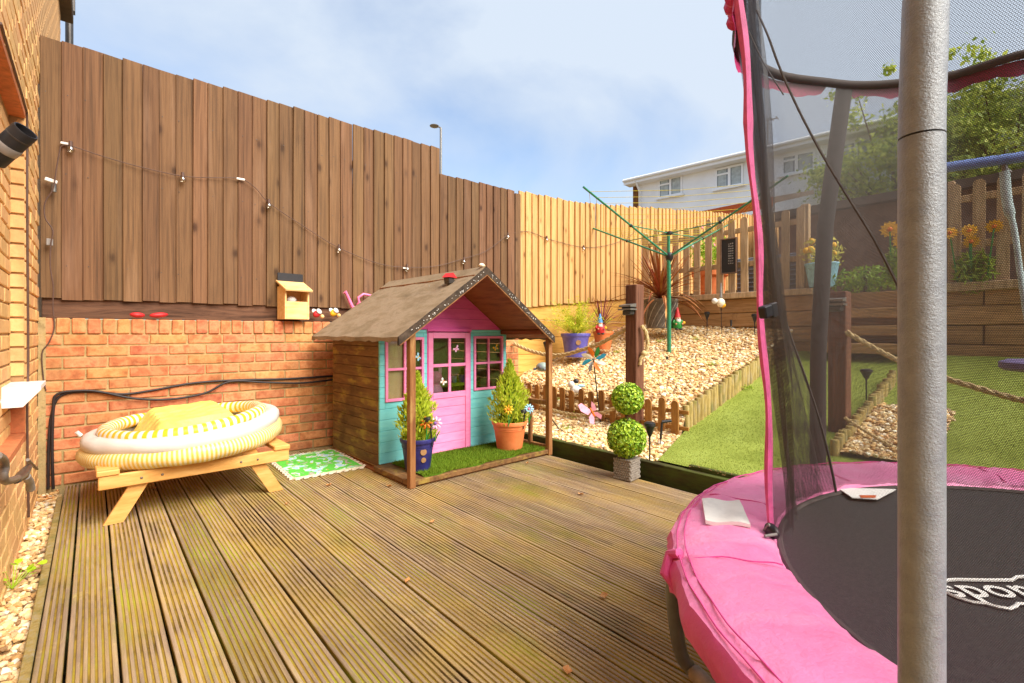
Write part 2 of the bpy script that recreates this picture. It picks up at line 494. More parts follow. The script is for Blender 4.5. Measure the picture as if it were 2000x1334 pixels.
MT['orange'] = plain('orange', '#e8791e', 0.5, 0.4)
MT['lilac'] = plain('lilac', '#f0b8dc', 0.5, 0.4)
MT['pink_plastic'] = plain('pink_plastic', '#f07ca8', 0.4, 0.5)
MT['pink_soft'] = plain('pink_soft', '#f0a8c0', 0.6, 0.3)
MT['sky_blue'] = plain('sky_blue', '#9fd4ec', 0.5, 0.4)
MT['teal'] = plain('teal', '#2890a8', 0.35, 0.5)
MT['green'] = plain('green', '#2f8a3c', 0.4, 0.5)
MT['lime'] = plain('lime', '#a8c828', 0.45, 0.4)
MT['purple'] = plain('purple', '#7a50a0', 0.5, 0.4)
MT['airer_green'] = plain('airer_green', '#2c7a58', 0.35, 0.5)
MT['line_yellow'] = plain('line_yellow', '#c8b428', 0.5, 0.4)
MT['rope'] = pm('rope', ['#9a8256', '#c4aa78', '#d8c294'], scale=60, rough=0.9, bump=0.5)
MT['metal_grey'] = plain('metal_grey', '#87827c', 0.4, 0.5, 0.6)
MT['metal_dark'] = plain('metal_dark', '#4a4644', 0.4, 0.5, 0.5)
MT['brass_old'] = plain('brass_old', '#7c7066', 0.5, 0.5, 0.5)
MT['bulb'] = glass_mat('bulb', (0.9, 0.85, 0.75, 1), 0.3)
MT['pane'] = glass_mat('pane', (0.86, 0.88, 0.88, 1), 0.09)
MT['tape'] = plain('tape', '#8e8884', 0.45, 0.4)
MT['bark'] = pm('bark', ['#4a3826', '#6c5438'], scale=12, stretch=(4, 4, 1), rough=0.9, bump=0.6)
MT['cordyline'] = pm('cordyline', ['#6e3c22', '#96582f', '#b07a48'], scale=6, stretch=(1, 1, 1), rough=0.5, bump=0.1, randv=0.3, randh=0.02)
MT['cordyline_red'] = pm('cordyline_red', ['#6a2a30', '#8d404a', '#a05a58'], scale=6, rough=0.5, bump=0.1, randv=0.25)
MT['dry_leaf'] = pm('dry_leaf', ['#a86a34', '#c88e54', '#d8a878'], scale=40, rough=0.8, bump=0.2, randv=0.2)
MT['far_white'] = plain('far_white', '#f4f5f7', 0.8, 0.2, var=.03, scale=2)
MT['far_brick'] = pm('far_brick', ['#6a4426', '#8a5c34'], scale=5, rough=0.9, bump=0.2)
MT['far_roof'] = pm('far_roof', ['#6c5a4c', '#8a786a'], scale=3, rough=0.9, bump=0.2)
MT['far_glass'] = plain('far_glass', '#7d868c', 0.15, 0.6, var=.2, scale=2)
MT['curtain'] = plain('curtain', '#b4bcbc', 0.8, 0.2, var=.15, scale=5)
MT['shed_brick'] = pm('shed_brick', ['#6a5142', '#7c6252', '#8a7060'], scale=6, rough=0.9, bump=0.3)
MT['shed_roof'] = pm('shed_roof', ['#4a4038', '#6a5a4c'], scale=6, rough=0.9, bump=0.3)
MT['roof_edge'] = plain('roof_edge', '#c05a2a', 0.7, 0.3)
MT['slate_grey'] = pm('slate_grey', ['#6a6a72', '#84848c'], scale=5, rough=.8, bump=.1)
MT['turtle'] = plain('turtle', '#8fa09a', 0.5, 0.4)
MT['swing_blue'] = plain('swing_blue', '#6a86c8', 0.5, 0.4)
MT['swing_rope'] = plain('swing_rope', '#c4d8d8', 0.7, 0.3)
MT['swing_seat'] = plain('swing_seat', '#7a6c98', 0.6, 0.3)

# ------------------------------------------------------------------ ground, deck, lawn, gravel
def lawn_z(x):
    return 0.11 + 0.094 * (x - 2.95) if x < 3.75 else 0.185 + 0.26 * (x - 3.75)
def gravel_z(x, y):
    if x < 3.58: return 0.085 + 0.1 * (x - 2.95)
    if x < 3.75:
        return 0.148 + (0.30 + 0.3 * (3.75 - 3.7) + 0.05 * (y - 2.17) - 0.148) * (x - 3.58) / 0.17
    return 0.30 + 0.3 * (x - 3.7) + 0.05 * (y - 2.17)
def lawn_edge_y(x):                       # where the turf meets the gravel bed
    return 1.90 + (x - 2.9) * 0.31 if x < 3.75 else 2.165

mb = MB(); mb.add([(-150, -150, -.2), (150, -150, -.2), (150, 150, -.2), (-150, 150, -.2)], [(0, 1, 2, 3)])
struct(mb.build('ground', MT['earth']))
# higher land behind the fence and beyond the upper garden wall
mb = MB()
mb.box(-40, 150, 4.50, 150, -.19, 1.02)
mb.box(6.16, 150, -150, 4.49, -.19, 1.24)
struct(mb.build('terrain', MT['earth']))

# lawn sheet
xs = [2.95 + i * 0.1 for i in range(32)] ; ys = [-3.5 + j * 0.1 for j in range(58)]
mb = MB(); vv = []; ff = []
for x in xs:
    ymax = lawn_edge_y(x)
    for j in range(41):
        vv.append((x, -3.5 + (ymax + 3.5) * j / 40, lawn_z(x)))
for i in range(len(xs) - 1):
    for j in range(40):
        a = i * 41 + j
        ff.append((a, a + 41, a + 42, a + 1))
mb.add(vv, ff, True)
lawn = struct(mb.build('lawn', MT['lawn']))
rng = np.random.default_rng(3)
def blades(name, n, sample, h0, h1, w, c0, c1, m, parent=None):
    P = np.array([sample() for _ in range(n)], np.float32)
    a = rng.uniform(0, 2 * np.pi, n); hh = rng.uniform(h0, h1, n)
    ln = rng.normal(0, .5, (n, 2)) * hh[:, None]
    dx = np.stack([np.cos(a), np.sin(a)], 1) * w / 2
    V = np.zeros((n, 3, 3), np.float32)
    V[:, 0, :2] = P[:, :2] - dx; V[:, 1, :2] = P[:, :2] + dx; V[:, 2, :2] = P[:, :2] + ln
    V[:, 0, 2] = V[:, 1, 2] = P[:, 2] - .001; V[:, 2, 2] = P[:, 2] + hh
    lf = .5 + .25 * np.sin(P[:, 0] * 3.1 + 1.3 * np.sin(P[:, 1] * 2.3)) + .25 * np.sin(P[:, 1] * 4.7 + 2 * np.sin(P[:, 0] * 1.9))
    t = np.clip(.5 * rng.uniform(0, 1, n) + .5 * lf, 0, 1)[:, None]
    c = np.array(c0[:3]) * (1 - t) + np.array(c1[:3]) * t
    C = np.repeat(c[:, None, :], 3, 1)
    me = npmesh(name, V.reshape(-1, 3), np.arange(n * 3).reshape(-1, 3), m, C.reshape(-1, 3))
    o = put(name, me, parent); o['kind'] = 'stuff'
    return o
def s_lawn():
    while True:
        x = 2.95 + 3.1 * R.random() ** 1.3; y = R.uniform(-1.2, 2.15)
        if y < lawn_edge_y(x): return (x, y, lawn_z(x))
g = blades('grass', 90000, s_lawn, .004, .010, .004, H('#6c7c2a'), H('#b0b85c'), MT['blades'])
tag(g, 'short green artificial grass pile covering the sloping lawn', 'grass')

# gravel beds
def grid_sheet(name, x0, x1, y0f, y1f, zf, nx, ny, m):
    mb = MB(); vv = []; ff = []
    for i in range(nx + 1):
        x = x0 + (x1 - x0) * i / nx
        for j in range(ny + 1):
            y = y0f(x) + (y1f(x) - y0f(x)) * j / ny
            vv.append((x, y, zf(x, y)))
    for i in range(nx):
        for j in range(ny):
            a = i * (ny + 1) + j
            ff.append((a, a + ny + 1, a + ny + 2, a + 1))
    mb.add(vv, ff, True)
    return struct(mb.build(name, m))
grid_sheet('gravel_bed_ground', 2.93, 6.1, lambda x: lawn_edge_y(x) + .004, lambda x: 4.48, gravel_z, 60, 16, MT['gravel_base'])
grid_sheet('gravel_patch_ground', 3.7, 4.6, lambda x: .60, lambda x: 1.05, lambda x, y: lawn_z(x) + .03, 10, 4, MT['gravel_base'])
grid_sheet('gravel_strip_ground', -.27, -.15, lambda x: -1.5, lambda x: 4.27, lambda x, y: -.05, 2, 20, MT['gravel_base'])

ICO_V, ICO_F = None, None
bm = bmesh.new(); bmesh.ops.create_icosphere(bm, subdivisions=1, radius=1)
ICO_V = np.array([v.co[:] for v in bm.verts], np.float32); ICO_F = np.array([[v.index for v in f.verts] for f in bm.faces], np.int32); bm.free()
SC = np.array([H(c)[:3] for c in ('#e8c88e', '#deb67a', '#f0daac', '#f4e8d0', '#c89c62', '#d8ae7e', '#b89c7c', '#e6cc9e', '#a07c54', '#e6c79c')])
SW = np.array([.2, .15, .17, .1, .09, .1, .05, .1, .04, .0]); SW = SW / SW.sum()
def stones(name, n, sample, r0, r1, label, parent=None):
    P = np.array([sample() for _ in range(n)], np.float32)
    k = len(ICO_V)
    r = r0 + (r1 - r0) * rng.uniform(0, 1, n) ** 1.5
    S = np.stack([r * rng.uniform(.9, 1.35, n), r * rng.uniform(.7, 1.0, n), r * rng.uniform(.45, .75, n)], 1)
    V = ICO_V[None] * (1 + rng.normal(0, .10, (n, k, 1))) * S[:, None, :]
    a = rng.uniform(0, 2 * np.pi, n); b = rng.normal(0, .45, n)
    ca, sa, cb, sb = np.cos(a)[:, None], np.sin(a)[:, None], np.cos(b)[:, None], np.sin(b)[:, None]
    y2 = V[..., 1] * cb - V[..., 2] * sb; z2 = V[..., 1] * sb + V[..., 2] * cb
    X = V[..., 0] * ca - y2 * sa; Y = V[..., 0] * sa + y2 * ca
    V = np.stack([X, Y, z2], -1) + P[:, None, :]
    F = (ICO_F[None] + (np.arange(n) * k)[:, None, None]).reshape(-1, 3)
    C = SC[rng.choice(len(SC), n, p=SW)] * rng.uniform(.8, 1.12, n)[:, None]
    me = npmesh(name, V.reshape(-1, 3), F, MT['stones'], np.repeat(np.clip(C, 0, .95), k, 0), smooth=False)
    o = put(name, me, parent); o['kind'] = 'stuff'
    return tag(o, label, 'gravel')
def s_bed():
    while True:
        x = R.uniform(2.94, 6.08); y = R.uniform(1.9, 4.46)
        if y > lawn_edge_y(x) + .01: return (x, y, gravel_z(x, y) + R.uniform(0, .014))
stones('gravel', 19000, s_bed, .007, .025, 'honey and cream gravel stones covering the sloping bed behind the playhouse')
def s_patch():
    x = R.uniform(3.7, 4.6); y = R.uniform(.60, 1.05)
    return (x, y, lawn_z(x) + .03 + R.uniform(0, .012))
stones('gravel', 900, s_patch, .012, .022, 'small patch of pale gravel on the lawn behind the trampoline net')
def s_strip():
    x = R.uniform(-.255, -.168); y = R.uniform(.9, 4.25)
    return (x, y, -.045 + R.uniform(0, .022))
stones('gravel', 1300, s_strip, .009, .019, 'narrow strip of pale pebbles between the yellow house wall and the deck')

# timber deck: grooved boards
md, n, l, b = newmat('deck_board')
tcn = n.new('ShaderNodeTexCoord'); sp = n.new('ShaderNodeSeparateXYZ'); l.new(tcn.outputs['Object'], sp.inputs[0])
vO = coords(n, l, 'OBJ', (9, .55, 9), True)
c = ramp(n, l, noise(n, l, vO, 5, 6, .65, .4), [(.3, H('#806c5c')), (.5, H('#a0886e')), (.7, H('#baa280'))])
vW = coords(n, l, 'WORLD', (1, .55, 1), False)
mk = ramp(n, l, noise(n, l, vW, 2.3, 7, .68), [(.46, G0), (.66, (.8, .8, .8, 1))])
c = mixc(n, l, mk, c, H('#bc9c58'))                      # ochre dirt film in broad patches
mk3 = ramp(n, l, noise(n, l, coords(n, l, 'WORLD', (1, .8, 1), False), 8, 5, .7), [(.60, G0), (.72, (.75, .75, .75, 1))])
c = mixc(n, l, mk3, c, H('#c8b078'))
mk4 = ramp(n, l, noise(n, l, coords(n, l, 'WORLD', (1.3, .45, 1), False), 3.1, 8, .72), [(.52, G0), (.68, (.7, .7, .7, 1))])
c = mixc(n, l, mk4, c, H('#8f8a34'))                     # thin green algae                     # worn pale scuffs
mr = n.new('ShaderNodeMapRange'); mr.inputs['From Min'].default_value = -.0036; mr.inputs['From Max'].default_value = -.0008
mr.inputs['To Min'].default_value = 1; mr.inputs['To Max'].default_value = 0
l.new(sp.outputs['Z'], mr.inputs['Value'])
gm = ramp(n, l, noise(n, l, coords(n, l, 'WORLD', (1, .35, 1), False), 3.5, 6, .7), [(.36, H('#4c3818')), (.50, H('#a08430')), (.66, H('#a6a830'))])
c = mixc(n, l, mr.outputs[0], c, gm)                     # soil and moss lying in the grooves
oi = n.new('ShaderNodeObjectInfo'); hs = n.new('ShaderNodeHueSaturation')
m2 = n.new('ShaderNodeMapRange'); m2.inputs['To Min'].default_value = .82; m2.inputs['To Max'].default_value = 1.15
l.new(oi.outputs['Random'], m2.inputs['Value']); l.new(m2.outputs[0], hs.inputs['Value']); l.new(c, hs.inputs['Color'])
l.new(hs.outputs[0], b.inputs['Base Color']); b.inputs['Roughness'].default_value = .75; b.inputs['Specular IOR Level'].default_value = .25
bp = n.new('ShaderNodeBump'); bp.inputs['Strength'].default_value = .5; bp.inputs['Distance'].default_value = .002
l.new(noise(n, l, vO, 22, 5), bp.inputs['Height']); l.new(bp.outputs[0], b.inputs['Normal'])

def deck_mesh(w, y0, y1, ridges, seed):
    rr = random.Random(seed)
    prof = [(0.0, -.028), (0.0, -.003), (.002, -.0006)]
    p = w / ridges
    for i in range(ridges):
        u0 = i * p
        if i > 0:
            prof += [(u0 - .0042, -.0006), (u0 - .0024, -.0044), (u0 + .0024, -.0044), (u0 + .0042, -.0006)]
        prof += [(u0 + p / 2, 0.0)]
    prof += [(w - .002, -.0006), (w, -.003), (w, -.028)]
    mb = MB(); k = len(prof); ny = 14; vv = []
    for j in range(ny + 1):
        y = y0 + (y1 - y0) * j / ny
        wob, lift = rr.uniform(-.0008, .0008), rr.uniform(-.0008, .0008)
        for u, z in prof: vv.append((u - w / 2 + wob, y, z + lift))
    ff = [(j * k + i, j * k + i + 1, (j + 1) * k + i + 1, (j + 1) * k + i) for j in range(ny) for i in range(k - 1)]
    ff += [tuple(range(k)), tuple(range(ny * k, ny * k + k))[::-1]]
    mb.add(vv, ff)
    return mb.mesh('deck_board', md)
deck = bpy.data.objects.new('deck', None); COL.objects.link(deck); struct(deck)
deck['label'] = 'weathered grooved timber deck with mossy ochre patches'
dm = [deck_mesh(.1165, -1.5, 4.262, 7, s) for s in range(3)]
x = -.0005
k = 0
while x + .06 < 2.90:
    put('deck_board', dm[k % 3], deck, (x, R.uniform(-.004, .004), R.uniform(-.0015, .0015)))
    x += .1245; k += 1
put('deck_board', deck_mesh(.066, -1.5, 4.262, 4, 9), deck, (-.099, 0, 0))
mb = MB().cbox(-.162, -.136, -1.5, 4.0, -.03, .002); mb.build('edge_trim', MT['log'], deck)
mb = MB()
for j in range(13): mb.box(-.15, 2.88, -1.4 + j * .45, -1.35 + j * .45, -.15, -.031)
mb.build('joist', MT['mossy_board'], deck)

# kerb boards between deck and garden
t = thing('edging_board', 'dark mossy timber board edging the deck in front of the gravel', 'edging board', (2.915, 1.6, 0))
MB().cbox(-.022, .030, -3.2, 2.6, -.1, .10, .004).build('board', MT['mossy_board'], t)
t = thing('turf_edge', 'dark frayed timber strip holding the front edge of the lawn', 'edging board', (2.955, .9, 0))
MB().cbox(-.018, .012, -1.5, .78, .0, .128, .004).build('board', MT['mossy_board'], t)
mb = MB()
for i in range(160):
    y = R.uniform(-1.4, .78); mb.tube([(-.012, y, .12), (-.02 - R.random() * .02, y + R.uniform(-.01, .01), .128 + R.uniform(-.015, .02))], .0012, 3, False)
mb.build('frayed_fringe', MT['sleeper'], t)['kind'] = 'stuff'

# ------------------------------------------------------------------ brick retaining wall
def brick_mesh(lx, ly, lz, c=.005, m=None, seed=0):
    mb = MB().cbox(-lx / 2, lx / 2, -ly / 2, ly / 2, -lz / 2, lz / 2, c)
    rr = random.Random(seed)
    mb.v = [tuple(q + rr.uniform(-.0016, .0016) for q in p) for p in mb.v]
    return mb.mesh('brick', m)
rw = thing('brick_wall', 'low orange brick retaining wall with upright brick coping under the brown fence', 'wall', (0, 4.33, 0))
MB().box(-.26, 3.755, -.043, .05, -.1, 1.073).build('mortar', MT['mortar'], rw)
BM = [brick_mesh(.215, .05, .065, .005, MT['brick'], s) for s in range(4)]
HM = [brick_mesh(.1025, .05, .065, .005, MT['brick'], s) for s in range(2)]
SM = [brick_mesh(.066, .06, .1, .006, MT['brick'], s) for s in range(4)]
for r in range(13):
    z = .0375 + r * .075
    x = -.255 + (.0 if r % 2 else -.1125)
    while x < 3.74:
        lo, hi = max(x, -.255), min(x + .215, 3.75)
        if hi - lo > .05:
            put('brick', BM[R.randrange(4)] if hi - lo > .15 else HM[R.randrange(2)], rw, ((lo + hi) / 2, -.026 + R.uniform(-.0022, .0022), z), (0, 0, R.uniform(-.006, .006)),
                ((hi - lo) / (.215 if hi - lo > .15 else .1025), 1, 1))
        x += .225
x = -.222
while x < 3.74:
    put('brick', SM[R.randrange(4)], rw, (x, -.026 + R.uniform(-.003, .003), 1.027 + R.uniform(-.002, .002)), (0, R.uniform(-.012, .012), 0))
    x += .0765
MB().box(-.262, -.225, -.056, -.044, -.1, 1.08).build('corner_fillet', MT['mortar'], rw)

# ------------------------------------------------------------------ brown fence on the wall
def slat_mesh(w, h, t0, t1, m, c=.0):
    mb = MB()
    mb.prism([(-w / 2, 0), (w / 2, 0), (w / 2, -t1), (-w / 2 + .002, -t0), (-w / 2, -t0 + .002)], 0, 1, lambda u, v, q: (u, v, q * h))
    return mb.mesh('board', m)
bf = thing('wooden_fence', 'tall brown featheredge fence stepping down beside the pale new fence', 'fence', (0, 4.375, 0))
FB = [slat_mesh(.112, 1.0, .020 - .002 * s, .008, MT['fence_brown']) for s in range(3)]
x = -.198
first = True
while x < 3.80:
    top = 2.885 + R.uniform(-.006, .006) if x < 2.68 else 2.625 + (x - 2.7) * .02 + R.uniform(-.006, .006)
    bot = 1.205 + R.uniform(-.008, .006)
    put('board', FB[R.randrange(3)], bf, (x, -.012 + R.uniform(-.003, .002), bot), (0, R.uniform(-.004, .004), R.uniform(.035, .055)), (1.0, 1, top - bot))
    x += .1030 + R.uniform(-.005, .005)
mb = MB().cbox(-.25, 3.80, -.005, .03, 1.078, 1.215, .004); mb.build('gravel_board', MT['gravel_board'], bf)
nl = MB()
for zq in (1.42, 2.02, 2.54):
    xq = -.235
    while xq < 3.78:
        if zq < 2.5 or xq < 2.66:
            zz = zq + R.uniform(-.008, .008)
            nl.lathe([(.0032, -.001), (.0032, .0006), (0, .0012)], 6, (xq + R.uniform(-.008, .008), -.0305, zz), Matrix.Rotation(math.pi / 2, 3, 'X'))
        xq += .103
nl.build('nail', MT['metal_dark'], bf)['kind'] = 'stuff'
for z in (1.4, 2.0, 2.5): MB().box(-.25, 3.8, -.004, .04, z, z + .06).build('rail', MT['fence_brown'], bf)
MB().box(3.77, 3.85, -.02, .05, .9, 2.62).build('post', MT['fence_brown'], bf)

# ------------------------------------------------------------------ pale fence
pf = thing('wooden_fence', 'pale new featheredge fence running behind the gravel bed and rotary airer', 'fence', (0, 4.40, 0))
PB = [slat_mesh(.118, 1.0, .024 - .003 * s, .006, MT['fence_pale']) for s in range(3)]
def pf_top(x):
    q = [(3.8, 2.66), (5.0, 2.72), (6.0, 2.84), (8.06, 3.10), (9.7, 3.30), (12, 3.6)]
    for (a, za), (b_, zb) in zip(q, q[1:]):
        if x <= b_: return za + (zb - za) * (x - a) / (b_ - a)
    return 3.6
x = 3.90
while x < 11.4:
    top = pf_top(x) + R.uniform(-.012, .012); bot = 1.29 + .095 * (x - 3.95) + R.uniform(-.006, .006)
    put('board', PB[R.randrange(3)], pf, (x, -.01 + R.uniform(-.005, .003), bot), (0, R.uniform(-.004, .004), R.uniform(.05, .085)), (1, 1, top - bot))
    x += .1075 + R.uniform(-.006, .006)
for z in range(6):
    MB().cbox(3.76, 11.5, .004, .06, .3 + z * .21, .3 + z * .21 + .207, .006).build('gravel_board', MT['sleeper_pale'], pf)
for x in (5.0, 6.8, 8.6, 10.4): MB().cbox(x, x + .08, .002, .06, .8, pf_top(x) - .03).build('post', MT['fence_pale'], pf)

# ------------------------------------------------------------------ timber sleeper wall and upper terrace with its picket fence
sw = thing('sleeper_wall', 'stacked timber sleeper wall holding up the terrace at the back', 'wall', (6.05, 0, 0))
SLM = []
for s in range(4):
    mbs = MB().cbox(-.06, .06, -.6, .6, -.084, .084, .008); rr = random.Random(s)
    mbs.v = [(a + rr.uniform(-.004, .004), b_ + rr.uniform(-.003, .003), c_ + rr.uniform(-.003, .003)) for a, b_, c_ in mbs.v]
    SLM.append(mbs.mesh('sleeper', MT['sleeper']))
for r in range(4):
    z = .70 + r * .176 + .088
    y = -2.4 + (.6 if r % 2 else 0)
    while y < 4.3:
        y1 = min(y + 1.2, 4.34)
        put('sleeper', SLM[R.randrange(4)], sw, (.03 + R.uniform(-.008, .008), (y + y1) / 2, z), (0, 0, R.uniform(-.006, .006)), (1, (y1 - y - .008) / 1.2, 1))
        y += 1.2
MB().cbox(-.075, .16, 1.95, 4.33, 1.405, 1.475, .006).build('coping_board', MT['picket_grey'], sw)
MB().cbox(-.075, .16, -2.4, 1.0, 1.36, 1.44, .006).build('coping_board', MT['picket_grey'], sw)
for i, (a, b_) in enumerate(((0, .10), (.175, .275), (.35, .45))):
    MB().cbox(-.36 + i * .1, -.05, 1.06, 1.86, .78 + a, .78 + b_, .006).build('sleeper', MT['sleeper'], sw)

def picket_mesh(w, h, t, m, pointed):
    if pointed: poly = [(-w / 2, 0), (w / 2, 0), (w / 2, h - .10), (w * .28, h - .085), (w * .36, h - .05), (w * .28, h - .02), (0, h), (-w * .28, h - .02), (-w * .36, h - .05), (-w * .28, h - .085), (-w / 2, h - .10)]
    else: poly = [(-w / 2, 0), (w / 2, 0)] + [(w / 2 * math.cos(a), h - w / 2 + w / 2 * math.sin(a)) for a in [math.pi * i / 8 for i in range(9)]]
    return MB().prism(poly, -t / 2, t / 2, lambda u, v, q: (q, u, v)).mesh('picket', m)
PKM = picket_mesh(.085, .92, .018, MT['picket_grey'], False)
PKP = picket_mesh(.085, .98, .018, MT['picket_grey'], True)
def picket_run(label, y0, y1, zb, plans):
    t_ = thing('picket_fence', label, 'fence', (6.08, y0, zb))
    k_ = 0; y = .05
    while y < y1 - y0 - .03:
        put('picket', PKP if k_ in plans else PKM, t_, (-.03, y, .0 + R.uniform(-.01, .01)), (R.uniform(-.01, .01), 0, 0))
        y += .155; k_ += 1
    for z in (.32, .74): MB().cbox(-.018, .018, 0, y1 - y0, z, z + .06, .003).build('rail', MT['picket_grey'], t_)
    MB().cbox(-.02, .05, -.03, .05, 0, .95, .004).build('post', MT['picket_grey'], t_)
    MB().cbox(-.02, .05, y1 - y0 - .05, y1 - y0, 0, .95, .004).build('post', MT['picket_grey'], t_)
    return t_
picket_run('weathered picket fence on the terrace behind the rotary airer', 2.05, 4.2, 1.475, (6, 7, 12))
picket_run('weathered picket fence on the terrace seen through the net beside yellow flowers', -2.2, .85, 1.44, ())

# mini picket edging in the gravel
mp_ = thing('picket_edging', 'low brown picket edging with rounded tops across the gravel', 'fence', (3.6, 2.12, .13))
PSM = [picket_mesh(.062, .30 + .008 * s, .016, MT['picket_small'], False) for s in range(3)]
y = .05
while y < 1.95:
    if not .40 < y < .52:
        put('picket', PSM[R.randrange(3)], mp_, (-.012, y, R.uniform(-.012, .012)), (R.uniform(-.03, .03), R.uniform(-.05, .02), 0))
    y += .125
for z in (.07, .2): MB().cbox(-.002, .012, -.06, 1.98, z, z + .03, .002).build('rail', MT['picket_small'], mp_)

# log roll edging beside the lawn
lr = thing('log_edging', 'row of mossy upright half logs edging the gravel beside the lawn', 'edging', (3.75, 2.165, 0))
LM = [MB().lathe([(.027, -.16), (.027, .115), (.024, .122), (0.0, .124)], 9).mesh('log', MT['log']) for _ in range(1)]
x = 0.0
while x < 1.7:
    wx = 3.75 + x
    put('log', LM[0], lr, (x, R.uniform(-.006, .006), .385 + .26 * x - .124 + R.uniform(-.012, .012)), (R.uniform(-.05, .05), R.uniform(-.05, .05), R.uniform(0, 6)), (R.uniform(.95, 1.12), R.uniform(.95, 1.12), 1))
    x += .0555
lr2 = thing('log_edging', 'row of upright half logs round the gravel patch behind the trampoline net', 'edging', (3.7, 1.075, 0))
x = 0.0
while x < 1.5:
    put('log', LM[0], lr2, (x, R.uniform(-.006, .006), lawn_z(3.7 + x) - .02 + R.uniform(-.012, .012)), (R.uniform(-.05, .05), R.uniform(-.05, .05), R.uniform(0, 6)))
    x += .055

# ------------------------------------------------------------------ yellow brick house at the left edge
hs_ = thing('brick_house', 'yellow brick house wall at the left edge with a shallow recess', 'house', (-.26, 0, 0))
NZ0, NZ1, NY = .463, 2.08, 3.53
mb = MB()
mb.box(-.4, -.006, NY, 7.06, -.15, 5.2)
mb.box(-.4, -.006, -1.6, NY - .001, -.15, NZ0)
mb.box(-.4, -.006, -1.6, NY - .001, NZ1, 5.2)
mb.box(-.4, -.062, -1.6, NY - .002, NZ0 + .001, NZ1 - .001)
mb.build('wall', MT['house_mortar'], hs_)
HB = [brick_mesh(.05, .215, .065, .004, MT['house_brick'], s) for s in range(4)]
HH = [brick_mesh(.05, .1025, .065, .004, MT['house_brick'], s) for s in range(2)]
extra = MB()
cnt = 0
def hbrick(xc, lo, hi, z):
    global cnt
    far = lo > 4.4 or z > 2.75 or hi < 2.2
    if far:
        extra.cbox(xc - .025, xc + .025, lo, hi, z - .0325, z + .0325, .004)
    else:
        put('brick', HB[R.randrange(4)] if hi - lo > .13 else HH[R.randrange(2)], hs_, (xc + R.uniform(-.0015, .0015), (lo + hi) / 2, z), (0, 0, 0), (1, (hi - lo) / (.215 if hi - lo > .13 else .1025), 1))
for r in range(-1, 66):
    z = .0375 + r * .075
    y = NY - .225 * 8 + (.1125 if r % 2 else 0) - .1125
    while y < 7.0:
        lo, hi = y, min(y + .215, 7.05)
        y += .225
        if hi - lo < .05: continue
        innich = NZ0 < z < NZ1
        if innich and lo < NY - .005:
            hi2 = min(hi, NY - .004)
            if hi2 - lo > .04 and z < NZ1 - .03: hbrick(-.079, lo, hi2, z)
            lo = NY + .003
            if hi - lo < .05: continue
        if lo > 4.2 and z < 2.6: continue
        hbrick(-.023, lo, hi, z)
extra.build('brick', MT['house_brick'], hs_)['kind'] = 'stuff'
MB().cbox(-.07, -.001, NY - 1.4, NY - .002, NZ1 - .002, NZ1 + .1, .003).build('lintel', MT['terracotta_tile'], hs_)
MB().cbox(-.07, .001, NY - 1.4, NY - .002, NZ0 - .03, NZ0 + .012, .003).build('sill', MT['terracotta_tile'], hs_)
MB().cbox(-.062, -.001, NY - .012, NY - .003, NZ0 + .012, .72, .002).build('reveal_tile', MT['terracotta_tile'], hs_)
RB = brick_mesh(.054, .01, .065, .002, MT['house_brick'], 4)
for r in range(17):
    z = .76 + r * .075 + .0375
    if z < NZ1 - .02: put('brick', RB, hs_, (-.032, NY - .006, z))
MB().cbox(-.45, .10, 6.4, 7.2, 4.35, 4.5, .01).build('eaves', MT['shed_roof'], hs_)

# ------------------------------------------------------------------ playhouse
ph = thing('playhouse', "child's wooden playhouse painted turquoise and pink with a felted gable roof and porch", 'playhouse', (1.535, 2.78, 0), math.radians(2.0))
UL, UR, VF, VB = .03, 1.235, .48, 1.30
RC, RZ, RS = .58, 1.44, .70                    # ridge centre, ridge height, slope
def roof_z(u): return RZ - RS * abs(u - RC)
# porch floor of planks, body floor
for i in range(5):
    MB().cbox(-.015, 1.285, -.012 + i * .1, -.012 + i * .1 + .096, .012, .045, .003).build('floor_board', MT['playhouse_wood'], ph)
MB().box(-.0, 1.27, .01, VB, .0, .0115).build('bearer', MT['soffit'], ph)
MB().box(UL + .02, UR - .02, VF + .03, VB - .02, .012, .04).build('floor', MT['inner_wood'], ph)
# side walls and back wall: horizontal cladding boards
bh = .078
for side, u0, u1 in (('l', UL, UL + .018), ('r', UR - .018, UR)):
    z = .03; top = roof_z(UL if side == 'l' else UR) - .02
    while z < top:
        z1 = min(z + bh, top)
        MB().cbox(u0, u1, VF + .021, VB, z, z1 - .0025, .003).build('cladding_board', MT['playhouse_wood'], ph)
        z += bh
MB().prism([(UL + .02, .03), (UR - .02, .03), (UR - .02, roof_z(UR) - .03), (RC, RZ - .04), (UL + .02, roof_z(UL) - .03)], VB - .018, VB - .002, lambda u, v, q: (u, q, v)).build('back_wall', MT['soffit'], ph)
# turquoise front boards round the two windows
WINS = ((.072, .392, .485, .95), (.872, 1.192, .505, .955))
def front_boards(u0, u1, win):
    wa, wb, wz0, wz1 = win
    z = .047
    while z < 1.0:
        z1 = min(z + bh, 1.008)
        if z1 <= wz0 + .002 or z >= wz1 - .002: segs = [(u0, u1, z, z1)]
        else:
            segs = [(u0, wa, z, z1), (wb, u1, z, z1)]
            if z < wz0: segs.append((wa, wb, z, wz0))
            if z1 > wz1: segs.append((wa, wb, wz1, z1))
        for a, b_, c_, d_ in segs:
            MB().cbox(a, b_, VF, VF + .018, c_, d_ - (.0016 if d_ == z1 else 0), .0022).build('front_board', MT['turquoise'], ph)
        z += bh
front_boards(UL, .424, WINS[0])
front_boards(.842, UR, WINS[1])
